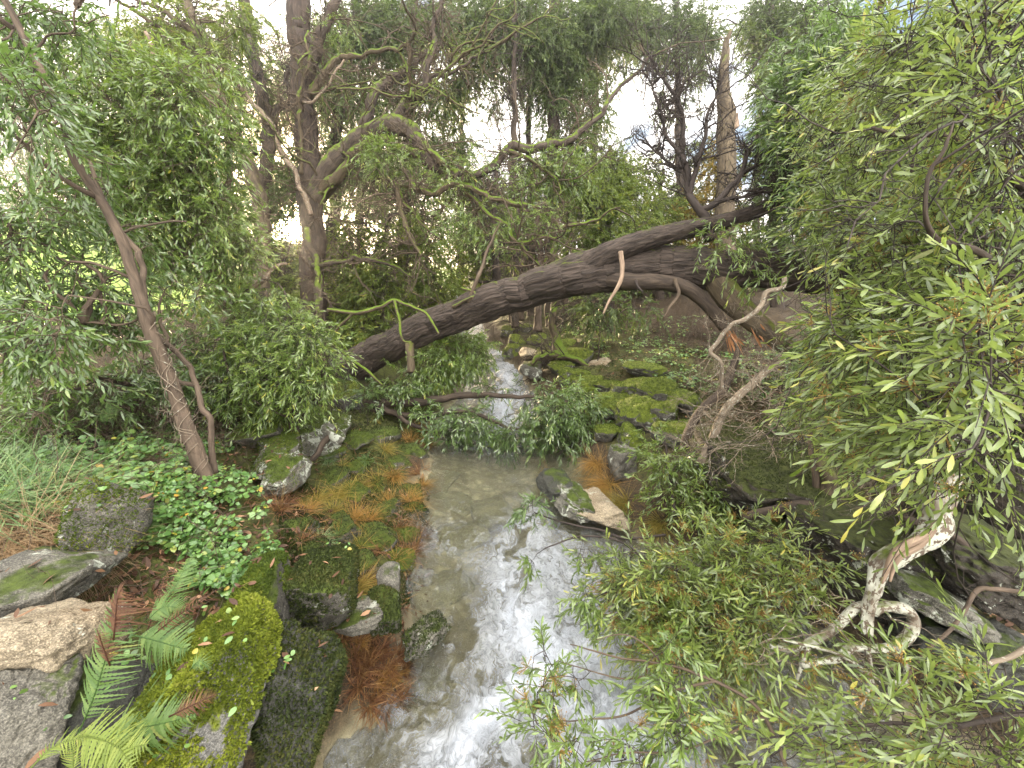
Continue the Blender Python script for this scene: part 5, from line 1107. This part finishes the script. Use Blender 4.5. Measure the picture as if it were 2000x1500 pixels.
def bough(label, pts, blobs, mleaf, seed, spec=SP_NEAR, mat='twig_dark', buds=.35, thr=-.45, name='leafy_bough', twm='twig_dark', extra=(), cr_=.003):
    o = thing(name, label, 'branch', P(*pts[0][:3]))
    mb = MB(); sk = []
    for k, ln in enumerate([pts, *extra]): limb(mb, [(a_, b_, c_, d_ * .62) for a_, b_, c_, d_ in ln], around=9, step=.02, jitter=.03, seed=seed + k, skel=sk)
    mb.build('limb', M[mat], o)
    foliage(o, np.concatenate(sk), blobs, {**spec, 'holes': False}, M[mleaf], M[twm], seed, thr, names=('leaves', 'twigs'), buds=buds, conn_r=cr_)
    return o
bough('bright leafy bough with yellow buds hung low over the white water edge', [(1760, 1330, 2.0, 8), (1660, 1260, 2.2, 7), (1560, 1200, 2.4, 6), (1450, 1160, 2.55, 5), (1340, 1120, 2.65, 4), (1250, 1090, 2.7, 2.4)],
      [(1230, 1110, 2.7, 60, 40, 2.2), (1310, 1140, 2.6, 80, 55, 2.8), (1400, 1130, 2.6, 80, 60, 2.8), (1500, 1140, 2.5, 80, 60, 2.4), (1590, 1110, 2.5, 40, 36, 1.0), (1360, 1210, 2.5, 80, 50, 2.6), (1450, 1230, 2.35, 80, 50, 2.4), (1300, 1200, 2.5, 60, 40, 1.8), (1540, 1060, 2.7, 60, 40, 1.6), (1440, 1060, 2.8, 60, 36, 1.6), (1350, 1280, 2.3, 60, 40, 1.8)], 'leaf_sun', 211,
      {**SP_NEAR, 'L': .064, 'W': .0125, 'bias': (-.3, 0, 0), 'rz': .3}, extra=[[(1450, 1160, 2.55, 4), (1380, 1220, 2.5, 3), (1310, 1270, 2.4, 2)], [(1560, 1200, 2.4, 4), (1480, 1100, 2.6, 3), (1420, 1050, 2.75, 2)]])
bough('sparse reddish bough with leafy tips dipping over the brightest foam', [(1560, 1560, 1.5, 8), (1490, 1400, 1.62, 6), (1400, 1330, 1.7, 5), (1300, 1300, 1.78, 4), (1200, 1270, 1.85, 3), (1120, 1262, 1.9, 1.6)],
      [(1075, 1350, 1.75, 50, 40, 1.1), (1040, 1410, 1.65, 40, 30, 1.0), (1060, 1300, 1.8, 26, 30, .8), (1130, 1320, 1.75, 36, 24, .7), (1090, 1430, 1.65, 40, 30, 1.0), (1310, 1340, 1.65, 50, 50, 1.2), (1330, 1420, 1.55, 56, 60, 1.5), (1140, 1470, 1.55, 60, 30, 1.2), (1240, 1470, 1.5, 70, 30, 1.6), (1280, 1270, 1.8, 50, 30, 1.3)], 'leaf_mid', 212,
      {**SP_NEAR, 'L': .052, 'W': .0115, 'tl': .15, 'n': 14, 'hang': .5, 'rz': .15}, mat='bark_red', twm='twig_dark', buds=.12,
      extra=[[(1400, 1330, 1.7, 4), (1300, 1350, 1.7, 3.4), (1200, 1400, 1.68, 3), (1110, 1420, 1.66, 2), (1060, 1410, 1.66, 1.2)], [(1300, 1300, 1.78, 3), (1230, 1340, 1.76, 2.6), (1150, 1310, 1.78, 2), (1090, 1290, 1.8, 1.2)], [(1490, 1400, 1.62, 4), (1380, 1440, 1.6, 3.4), (1260, 1470, 1.55, 2.6), (1140, 1480, 1.55, 1.4)], [(1300, 1300, 1.78, 2.4), (1220, 1240, 1.85, 2), (1160, 1250, 1.88, 1.2)]])
bough('dense green bough filling the lower corner under the lichen loop', [(2060, 1380, 1.5, 10), (1950, 1400, 1.5, 8), (1820, 1420, 1.5, 6), (1680, 1430, 1.5, 5), (1560, 1440, 1.5, 3.4), (1460, 1450, 1.5, 2)],
      [(1950, 1390, 1.5, 80, 60, 1.6), (1850, 1440, 1.4, 90, 60, 1.8), (1720, 1450, 1.45, 90, 46, 1.6), (1600, 1440, 1.5, 70, 40, 1.2), (1510, 1470, 1.5, 50, 30, 1.0), (1930, 1310, 1.7, 60, 40, 1.0), (1960, 1470, 1.35, 80, 50, 2.4), (1800, 1390, 1.6, 60, 36, 1.1)], 'leaf_sun', 213,
      {**SP_NEAR, 'L': .065, 'W': .0125, 'bias': (-.3, 0, .1), 'rz': .2}, buds=.3)
bough('leafy green bush at the foot of the tumbled wall by the orange tussocks', [(1320, 1010, 4.0, 7), (1310, 950, 4.1, 6), (1300, 890, 4.3, 4), (1290, 850, 4.4, 2)],
      [(1275, 870, 4.4, 36, 36, 1.2), (1335, 910, 4.2, 60, 45, 1.5), (1310, 955, 4.1, 46, 36, 1.1), (1380, 980, 3.9, 56, 44, 1.5), (1410, 1030, 3.6, 46, 28, 1.3)], 'leaf_mid', 214, {**SP_L, 'L': .07, 'W': .013, 'tl': .26}, buds=0, name='bush', twm='twig')
bough('thin branch trailing into the pool with one small leafy tuft', [(1300, 1045, 3.7, 4), (1220, 1050, 3.7, 4), (1150, 1030, 3.8, 3.4), (1085, 1012, 3.85, 2.6), (1040, 1000, 3.85, 1.6)],
      [(1036, 990, 3.85, 30, 20, 2.2)], 'leaf_shade', 215, {**SP_L, 'L': .07, 'W': .013, 'tl': .16, 'n': 12}, buds=0, name='leafy_twig')
bough('arched bare twig with a green tuft over the rippled water', [(1270, 1150, 2.8, 4), (1250, 1090, 2.9, 3.6), (1200, 1056, 3.0, 3.4), (1120, 1046, 3.1, 3), (1070, 1060, 3.1, 2), (1040, 1080, 3.1, 1.2)],
      [(1035, 1098, 3.05, 18, 12, 1.6), (1140, 1085, 2.95, 26, 18, 1.0)], 'leaf_mid', 216, {**SP_L, 'L': .06, 'W': .012, 'tl': .12, 'n': 10}, buds=0, name='leafy_twig')
bough('small drooping tuft of leaves touching the foam beside the bright bough', [(1260, 1130, 2.6, 3), (1200, 1150, 2.6, 2.4), (1165, 1165, 2.55, 1.5)],
      [(1145, 1190, 2.5, 30, 34, 1.7)], 'leaf_mid', 217, {**SP_L, 'L': .06, 'W': .012, 'tl': .14, 'n': 12, 'hang': .7}, buds=0, name='leafy_twig')
o = MB(); leaves(o, P(np.array([1770.]), np.array([512.]), np.array([1.7])), np.array([[.9, 0, .45]]), np.array([[0, -1., .4]]), np.array([.11]), np.array([.022]), np.array([-.1]), 'near', np.array([1.0]))
tag(o.build('dead_leaf', M['sedge'], origin=P(1770, 512, 1.7)), 'single long orange leaf caught among the pale green leaves', 'leaf')
# ------------------------------------------------------------------ ground cover
rng = np.random.default_rng(77)
def scatter_px(poly, n, rng, wsoft=0):
    """random ground points whose photo position lies in a polygon: sample pixels, drop each on the terrain"""
    poly = np.asarray(poly, float); lo, hi = poly.min(0), poly.max(0); out = []
    q = rng.uniform(lo, hi, (n * 4, 2))
    ins = np.zeros(len(q), bool); j = len(poly) - 1
    for i in range(len(poly)):
        c = ((poly[i, 1] > q[:, 1]) != (poly[j, 1] > q[:, 1])) & (q[:, 0] < (poly[j, 0] - poly[i, 0]) * (q[:, 1] - poly[i, 1]) / (poly[j, 1] - poly[i, 1] + 1e-9) + poly[i, 0])
        ins ^= c; j = i
    q = q[ins][:n]
    d = ray(q[:, 0], q[:, 1]); t = np.full(len(q), 1.0); act = np.arange(len(q))
    while len(act) and t[act].min() < 80:
        t[act] *= 1.03
        p = CAM + t[act, None] * d[act]
        act = act[p[:, 2] > T(p[:, 0], p[:, 1])]
    lo_, hi_ = t / 1.03, t.copy()
    for _ in range(5):
        md = (lo_ + hi_) / 2; p = CAM + md[:, None] * d; up = p[:, 2] > T(p[:, 0], p[:, 1])
        lo_ = np.where(up, md, lo_); hi_ = np.where(up, hi_, md)
    p = CAM + hi_[:, None] * d
    p[:, 2] = T(p[:, 0], p[:, 1])
    return p

def stuff(ob, label, cat):
    ob['kind'] = 'stuff'; ob['label'] = label; ob['category'] = cat; return ob

# bramble sheet: trifoliate leaves over wiry canes
def bramble(name, label, poly, n, hmax, Lr, seed, mat='bramble', canes=60, clump=.9):
    r = np.random.default_rng(seed)
    p = scatter_px(poly, n, r)
    h = hmax * (.35 + .65 * sstep(fbm(p * 1.3, 3, seed), -.7, .7)) * r.uniform(.35, 1.0, len(p))
    keep = fbm(p * 3.2, 3, seed + 5) > -clump * .4
    p = p[keep] + np.array([0, 0, 1.0]) * h[keep][:, None]
    N = len(p)
    yaw = r.uniform(0, 2 * PI, N); mb = MB(); rr = r.random(N)
    for k, dy in enumerate((0, 1.9, -1.9)):
        a = yaw + dy + r.normal(size=N) * .2
        d = np.stack([np.cos(a), np.sin(a), r.normal(size=N) * .22 - .1], 1)
        nn = nrm(np.array([0, -.3, 1.0]) + r.normal(size=(N, 3)) * .5)
        L = r.uniform(*Lr, N) * (1 if k == 0 else .85)
        leaves(mb, p + d * L[:, None] * .18, d, nn, L, L * .72, r.uniform(.0, .3, N), 'round', np.clip(rr * .8 + r.normal(size=N) * .08 + .1, 0, 1))
    q = scatter_px(poly, canes, r)
    sprout(mb2 := MB(), q, r.normal(size=(len(q), 3)) * [1, 1, .3] + [0, 0, .5], r.uniform(.3, .9, len(q)), 2, r, r0=.0028, wig=.5, kids=(3, 3), up=-.05)
    o = stuff(mb.build(name, M[mat]), label, 'plant')
    stuff(mb2.build(name + '_canes', M['twig']), 'wiry canes running through ' + label.split(' of ')[-1], 'plant')
bramble('bramble', 'carpet of glossy green bramble leaves on the near bank', [(140, 1010), (230, 940), (330, 900), (420, 940), (520, 980), (540, 1080), (560, 1140), (470, 1180), (380, 1150), (300, 1110), (180, 1130)], 2300, .26, (.022, .058), 301)
bramble('bramble', 'lighter bramble leaves under the slim leaning tree', [(0, 960), (120, 890), (260, 870), (380, 880), (420, 960), (330, 980), (200, 1000), (60, 1030)], 1500, .24, (.03, .07), 302)
bramble('ivy', 'low dark leaves on the floor behind the leaning trunk', [(180, 850), (330, 810), (480, 830), (500, 930), (430, 950), (300, 890)], 700, .14, (.03, .055), 303, canes=90, clump=.2)
bramble('weeds', 'scattered small leaves over the mossy far bank', [(1080, 640), (1420, 610), (1560, 700), (1560, 800), (1300, 760), (1150, 690)], 2400, .16, (.04, .07), 304, canes=120, clump=.1)
bramble('weeds', 'thin leafy sprigs among the ferns and pale slab', [(40, 1180), (200, 1180), (300, 1260), (320, 1420), (200, 1480), (120, 1340)], 110, .12, (.025, .045), 305, canes=20)
# litter
p = np.concatenate([scatter_px([(0, 840), (500, 800), (640, 1000), (560, 1200), (0, 1200)], 3000, rng), scatter_px([(540, 850), (840, 860), (840, 1200), (640, 1400), (560, 1200)], 900, rng), scatter_px([(1050, 640), (1500, 600), (1600, 900), (1400, 900), (1150, 720)], 3200, rng), scatter_px([(1400, 900), (2000, 860), (2000, 1300), (1500, 1100)], 1400, rng)])
def on_rocks(n, r):
    out = []
    for v, f in ROCKS:
        a, b, c_ = v[f[:, 0]], v[f[:, 1]], v[f[:, 2]]; nn = np.cross(b - a, c_ - a); ar = np.linalg.norm(nn, axis=1); w = ar * (nrm(nn)[:, 2] > .45)
        if w.sum() > 0: i = r.choice(len(f), n, p=w / w.sum()); out.append((a[i] + b[i] + c_[i]) / 3)
    return np.concatenate(out)
p = np.concatenate([p, on_rocks(14, rng)])
N = len(p); mb = MB()
leaves(mb, p + [0, 0, .012], rng.normal(size=(N, 3)) * [1, 1, .25], nrm(np.array([0, 0, 1.0]) + rng.normal(size=(N, 3)) * .4), rng.uniform(.03, .085, N), rng.uniform(.012, .03, N), rng.uniform(-.3, .4, N), 'mid', rng.random(N))
stuff(mb.build('leaf_litter', M['litter']), 'brown and tan fallen leaves strewn over the banks', 'leaves')
# ground moss on the sedge bank and the wall top
p = np.concatenate([scatter_px([(560, 880), (680, 830), (830, 850), (840, 1000), (800, 1180), (700, 1230), (560, 1200), (540, 1000)], 42000, rng), scatter_px([(1060, 640), (1330, 700), (1380, 800), (1320, 860), (1200, 830), (1120, 740)], 16000, rng), scatter_px([(480, 820), (660, 780), (820, 800), (840, 860), (600, 900)], 9000, rng)])
keep = fbm(p * 3, 3, 9) > -.15; p = p[keep]; N = len(p); mb = MB()
leaves(mb, p - [0, 0, .004], nrm(np.array([0, 0, 1.0]) + rng.normal(size=(N, 3)) * .7), rng.normal(size=(N, 3)), rng.uniform(.015, .04, N), rng.uniform(.008, .016, N), .3, 'far', np.clip(.45 + .5 * vnoise(p * 5, 4) + rng.normal(size=N) * .15, 0, 1))
stuff(mb.build('moss', M['mossdark']), 'deep green and brown moss carpeting the sedge bank and wall top', 'moss')

# small creeping leaves over the near stones
q = on_rocks(6, rng); q = q[fbm(q * 2.5, 2, 12) > .25]; q = np.repeat(q, 5, 0) + rng.normal(size=(len(q) * 5, 3)) * [.05, .05, .015] + [0, 0, .03]; N = len(q); mb = MB()
leaves(mb, q, rng.normal(size=(N, 3)) * [1, 1, .3], nrm(np.array([0, -.3, 1.0]) + rng.normal(size=(N, 3)) * .4), rng.uniform(.015, .038, N), rng.uniform(.012, .026, N), rng.uniform(0, .3, N), 'round', rng.random(N))
stuff(mb.build('weeds', M['bramble']), 'little creeping leaves on the near mossy stones', 'plant')
# tussocks
def tussock(px, py, size, mat, label, seed, nb=170, lean=(0, 0), group=None, name='sedge_tussock', t=None, up=.9, z=0, bw=1.0):
    r = np.random.default_rng(seed)
    g0 = GR(px, py) if t is None else P(px, py, t)
    g0 = g0 + np.array([0, 0, z])
    k = size
    a = r.uniform(0, 2 * PI, nb); rad = k * .2 * np.sqrt(r.random(nb))
    b = g0 + np.stack([np.cos(a) * rad, np.sin(a) * rad, -.01 + 0 * a], 1)
    d = np.stack([np.cos(a) * .6 + lean[0], np.sin(a) * .6 + lean[1], up + 0 * a], 1) + r.normal(size=(nb, 3)) * .45
    n = nrm(np.array([0, 0, 1.0]) + .5 * r.normal(size=(nb, 3)) - .5 * np.stack([np.cos(a), np.sin(a), 0 * a], 1) * 0)
    mb = MB(); L = k * r.uniform(.55, 1.15, nb)
    leaves(mb, b, d, n, L, bw * r.uniform(.0022, .0044, nb), r.uniform(.3, 1.5, nb), 'blade', np.clip(r.normal(.5, .22, nb), 0, 1))
    o = mb.build(name, M[mat], origin=g0); tag(o, label, 'grass tuft', group); return o
GT = [(860 - 40, 840, .26, 'sedge'), (800, 860, .24, 'sedge'), (750, 880, .2, 'sedge_yellow'), (770, 930, .26, 'sedge'), (735, 945, .28, 'sedge_yellow'), (700, 960, .24, 'sedge_yellow'), (815, 930, .2, 'sedge_red'), (825, 950, .18, 'sedge'), (760, 990, .26, 'sedge'), (800, 985, .22, 'sedge'), (815, 1000, .2, 'sedge'), (655, 970, .22, 'sedge_yellow'), (680, 965, .22, 'sedge_yellow'), (620, 985, .22, 'sedge_yellow'), (560, 985, .2, 'sedge_red'), (545, 1000, .22, 'sedge_red'), (600, 1000, .18, 'sedge'), (650, 1005, .2, 'sedge_yellow'), (690, 1020, .22, 'sedge'), (720, 1020, .2, 'sedge'), (660, 1050, .16, 'sedge'), (780, 1040, .2, 'sedge_red'), (805, 1055, .18, 'sedge_red'), (830, 1040, .16, 'sedge_red'), (700, 1075, .2, 'sedge_yellow'), (740, 1080, .18, 'sedge_red'), (800, 1085, .22, 'sedge_red'), (775, 1095, .16, 'sedge'), (690, 1160, .22, 'sedge_yellow'), (705, 1150, .2, 'sedge'), (655, 1215, .18, 'sedge'), (590, 1060, .14, 'sedge_red'), (625, 1060, .13, 'grass'), (740, 830, .18, 'sedge_yellow'), (790, 815, .2, 'sedge_yellow'), (830, 870, .2, 'sedge'), (715, 905, .16, 'grass'), (665, 920, .15, 'sedge_yellow'), (640, 900, .14, 'grass')]
NAMES = {'sedge': ('orange tussock of drooping sedge on the mossy field-side bank', 'orange sedge tussocks'), 'sedge_yellow': ('yellowish green tussock of sedge on the mossy field-side bank', 'yellow sedge tussocks'), 'sedge_red': ('rust brown withered tuft at the wet edge of the sedge bank', 'rust brown tufts'), 'grass': ('small fresh green grass tuft on the sedge bank', 'green grass tufts')}
for i, (px, py, s, mt) in enumerate(GT):
    tussock(px, py, s, mt, NAMES[mt][0], 500 + i, 230, (rng.normal() * .5, rng.normal() * .4 - .15), NAMES[mt][1])
for i, (px, py, s) in enumerate([(700, 1260, .13), (740, 1275, .15), (775, 1290, .14), (690, 1290, .13), (720, 1310, .15), (765, 1325, .15), (700, 1340, .13), (740, 1360, .15), (780, 1365, .12), (670, 1255, .12), (690, 1230, .12), (730, 1240, .13), (715, 1280, .14), (755, 1305, .14), (700, 1315, .13), (735, 1340, .14), (770, 1345, .13), (750, 1385, .13), (720, 1380, .13), (790, 1310, .11)]):
    tussock(px, py, s * (.95 if i % 5 else .7), 'sedge_red' if i % 5 else 'sedge', 'rust red tuft in the patch beside the dark upright block' if i % 5 else 'orange tuft in the rust patch beside the dark upright block', 560 + i, 140, (.1, -.2), 'rust patch by the dark block' if i % 5 else 'orange tufts in the rust patch', bw=1.3)
tussock(1185, 955, .34, 'sedge', 'largest orange tussock on the rocks across the pool', 581, 420, (-.75, -.35), z=.05, up=.45)
tussock(1218, 985, .3, 'sedge_yellow', 'yellow tussock just below the largest orange one', 582, 360, (-.6, -.4), z=.03, up=.5)
tussock(1195, 1015, .26, 'sedge', 'orange tussock nearest the trailing branch', 583, 300, (-.5, -.4), up=.5)
tussock(1290, 1022, .24, 'sedge_yellow', 'yellow tussock in front of the leafy bush', 584, 260, (-.6, -.4), up=.5)
tussock(1165, 915, .26, 'sedge', 'brown orange tussock tucked under the drooping leaves', 585, 260, (-.6, -.3), z=.08, up=.4)
tussock(1068, 940, .16, 'sedge', 'tiny orange tuft on the dark wet rock in the pool', 586, 120, (-.4, -.2), z=.08)
# grass and straw at the near edge
p = scatter_px([(-60, 900), (60, 880), (110, 930), (120, 1000), (-60, 1040)], 900, rng); N = len(p); mb = MB()
leaves(mb, p, nrm(rng.normal(size=(N, 3)) * [.6, .6, .2] + [.45, -.2, .8]), nrm(np.array([0, 0, 1.0]) + .3 * rng.normal(size=(N, 3))), rng.uniform(.2, .5, N), rng.uniform(.005, .009, N), rng.uniform(.3, .9, N), 'blade', rng.random(N))
stuff(mb.build('grass', M['grass']), 'long grey green grass at the edge of the near bank', 'grass')
for i, (px, py, s) in enumerate([(60, 1035, .42), (120, 1045, .36), (20, 1065, .4), (90, 1080, .34), (140, 1085, .3), (40, 1095, .34)]):
    tussock(px, py, s, 'straw', 'clump of bleached dry grass above the grey ledge stone', 600 + i, 420, (.4, -.5), 'bleached grass above the ledge', 'dry_grass', up=.3)

p = scatter_px([(560, 880), (680, 830), (830, 850), (845, 1000), (810, 1180), (700, 1230), (560, 1200), (540, 1000)], 5200, rng); p = p[fbm(p * 4, 3, 19) > .0]; N = len(p); mb = MB()
leaves(mb, p, nrm(rng.normal(size=(N, 3)) * [1, 1, .2] + [.2, -.3, .35]), nrm(np.array([0, 0, 1.0]) + .5 * rng.normal(size=(N, 3))), rng.uniform(.06, .17, N), rng.uniform(.002, .005, N), rng.uniform(.2, 1.2, N), 'blade', rng.random(N))
stuff(mb.build('grass', M['sedge_red']), 'matted dead brown grass between the tussocks of the sedge bank', 'grass')
# ferns
def fern(label, fronds, mats, seed):
    base = P(*fronds[0][0][0]); o = thing('fern', label, 'fern', base)
    r = np.random.default_rng(seed)
    for i, (pts, wmax, np_, mt, curl, nrmv) in enumerate([(f[0], f[1], f[2], f[3], f[4], f[5]) for f in fronds]):
        a = np.asarray(pts, float); c = cr(P(a[:, 0], a[:, 1], a[:, 2]), np_ + 8)
        mb = MB(); tube(mb, c, np.linspace(.0032, .0008, len(c)), around=5, step=.02, lump=0)
        tg = nrm(np.gradient(c, axis=0)); nn = np.asarray(nrmv, float); sd_ = nrm(np.cross(tg, nn))
        s = np.linspace(0, 1, len(c)); env = np.sin(np.clip((s - .12) / .88, 0, 1) ** .55 * PI) ** .75 * (s > .12)
        k = np.where(env > .04)[0]
        for sg in (1, -1):
            d = nrm(sd_[k] * sg + tg[k] * .42 + r.normal(size=(len(k), 3)) * .07)
            leaves(mb, c[k], d, np.tile(nn, (len(k), 1)) + r.normal(size=(len(k), 3)) * .2, wmax * env[k] * r.uniform(.9, 1.08, len(k)), wmax * .15 * (.5 + .5 * env[k]), curl + r.normal(size=len(k)) * .12, 'pinna', np.clip(r.normal(.5, .2, len(k)), 0, 1))
        mb.build('frond', M[mt], o)
    return o
N0 = (0.1, -.75, .65)
fern('tall fern with curled brown tip and green lower leaflets', [([(150, 1440, 1.5), (180, 1370, 1.5), (205, 1290, 1.5), (222, 1220, 1.48), (228, 1150, 1.46)], .105, 30, 'fern', .5, N0),
      ([(222, 1250, 1.47), (226, 1210, 1.46), (230, 1170, 1.44), (240, 1145, 1.42)], .075, 22, 'fern_dead', 1.1, N0), ([(215, 1300, 1.5), (200, 1260, 1.47), (190, 1230, 1.45)], .05, 14, 'fern_dead', 1.0, N0)], None, 1)
fern('yellow green fern at the very bottom with broad fronds', [([(130, 1440, 1.4), (180, 1440, 1.38), (230, 1460, 1.34), (260, 1500, 1.3)], .10, 18, 'fern_yellow', .3, (0, -.5, .85)), ([(160, 1500, 1.35), (220, 1470, 1.34), (290, 1452, 1.34)], .10, 18, 'fern_yellow', .3, (0, -.5, .85)),
      ([(60, 1500, 1.3), (110, 1455, 1.36), (170, 1440, 1.38)], .05, 14, 'fern_yellow', .3, (0, -.5, .85)), ([(140, 1520, 1.35), (143, 1470, 1.37), (140, 1430, 1.4)], .05, 12, 'fern_yellow', .3, N0)], None, 2)
fern('pale green drooping frond lying across the bright mossy stone', [([(190, 1440, 1.5), (260, 1425, 1.5), (330, 1410, 1.5), (385, 1395, 1.52)], .13, 26, 'fern', .9, (0, -.8, .6)), ([(230, 1420, 1.52), (290, 1400, 1.54), (350, 1385, 1.55)], .07, 18, 'fern', .5, (0, -.6, .8)), ([(330, 1400, 1.5), (380, 1375, 1.52), (425, 1355, 1.54)], .05, 16, 'fern_dead', .6, N0)], None, 3)
fern('green fern with rusty stray fronds leaning over the mossy stone', [([(260, 1240, 1.75), (300, 1250, 1.72), (340, 1262, 1.7), (370, 1270, 1.68)], .11, 20, 'fern', .5, (0, -.6, .8)), ([(270, 1265, 1.75), (330, 1215, 1.75), (390, 1175, 1.77), (436, 1145, 1.8)], .045, 18, 'fern_dead', .8, N0),
      ([(285, 1240, 1.8), (305, 1180, 1.85), (320, 1130, 1.9), (330, 1118, 1.92)], .05, 16, 'fern_dead', .9, N0), ([(300, 1200, 1.85), (340, 1150, 1.95), (365, 1100, 2.05), (380, 1080, 2.1)], .09, 18, 'fern', .5, N0), ([(285, 1215, 1.8), (320, 1185, 1.82), (360, 1190, 1.84)], .09, 16, 'fern', .5, (0, -.6, .8)), ([(370, 1310, 1.62), (390, 1290, 1.62), (410, 1310, 1.62)], .04, 12, 'fern', .5, (0, -.6, .8))], None, 4)
fern('small upright fern in the dark behind the leaning trunk', [([(208, 830, 4.0), (212, 800, 4.0), (218, 780, 4.0)], .09, 14, 'fern', .4, N0), ([(205, 830, 4.0), (196, 805, 4.0), (190, 790, 4.0)], .08, 12, 'fern', .4, N0)], None, 5)
# dry undergrowth
def under(name, label, poly, n, ln, mat, seed, r0=.004, lv=3, kids=(5, 4), up=.1):
    r = np.random.default_rng(seed); q = scatter_px(poly, n, r); mb = MB()
    sprout(mb, q, r.normal(size=(len(q), 3)) * [.7, .7, .3] + [0, 0, .7], r.uniform(ln * .4, ln, len(q)), lv, r, r0=r0, wig=.45, kids=kids, up=up)
    return stuff(mb.build(name, M[mat]), label, 'undergrowth')
under('undergrowth', 'dry brown twigs in the shade behind the near bank', [(60, 860), (200, 800), (330, 780), (480, 800), (460, 880), (330, 880), (150, 900)], 130, .6, 'twig', 401)
under('undergrowth', 'pale dead stems below the low dark bush', [(200, 780), (420, 690), (480, 760), (400, 800)], 60, .9, 'twig_pale', 402)
under('bracken', 'reddish dead bracken on the forest floor past the log', [(1180, 640), (1240, 590), (1450, 570), (1480, 690), (1300, 700)], 330, .7, 'bark_red', 403, r0=.006)
under('bracken', 'brown brush on the bank behind the mossy wall', [(1330, 690), (1480, 650), (1640, 700), (1660, 840), (1440, 830)], 170, .5, 'twig', 404)
under('undergrowth', 'dead twigs tangled at the root end of the log', [(560, 800), (700, 730), (800, 760), (800, 820), (640, 850)], 70, .7, 'twig_dark', 405)
# ------------------------------------------------------------------ haze volume added for a veiling glow near the sun
bmz = bmesh.new(); bmesh.ops.create_cube(bmz, size=1)
me = bpy.data.meshes.new('haze')
for v_ in bmz.verts: v_.co = (v_.co.x * 300, 72 + v_.co.y * 190, 8.5 + v_.co.z * 27)
bmz.to_mesh(me); bmz.free()
hz = bpy.data.objects.new('haze', me); COL.objects.link(hz); hz['kind'] = 'stuff'; hz['label'] = 'thin haze added between the trees for a veiling glow'; hz['category'] = 'haze'
m = NT('glow haze'); pv = m.n('ShaderNodeVolumePrincipled', i_Density=.002, i_Anisotropy=.82); pv.inputs['Color'].default_value = (.95, .95, .97, 1)
o_ = m.n('ShaderNodeOutputMaterial'); m.l(pv.outputs[0], o_.inputs['Volume']); me.materials.append(m.m)
cy.volume_bounces = 0
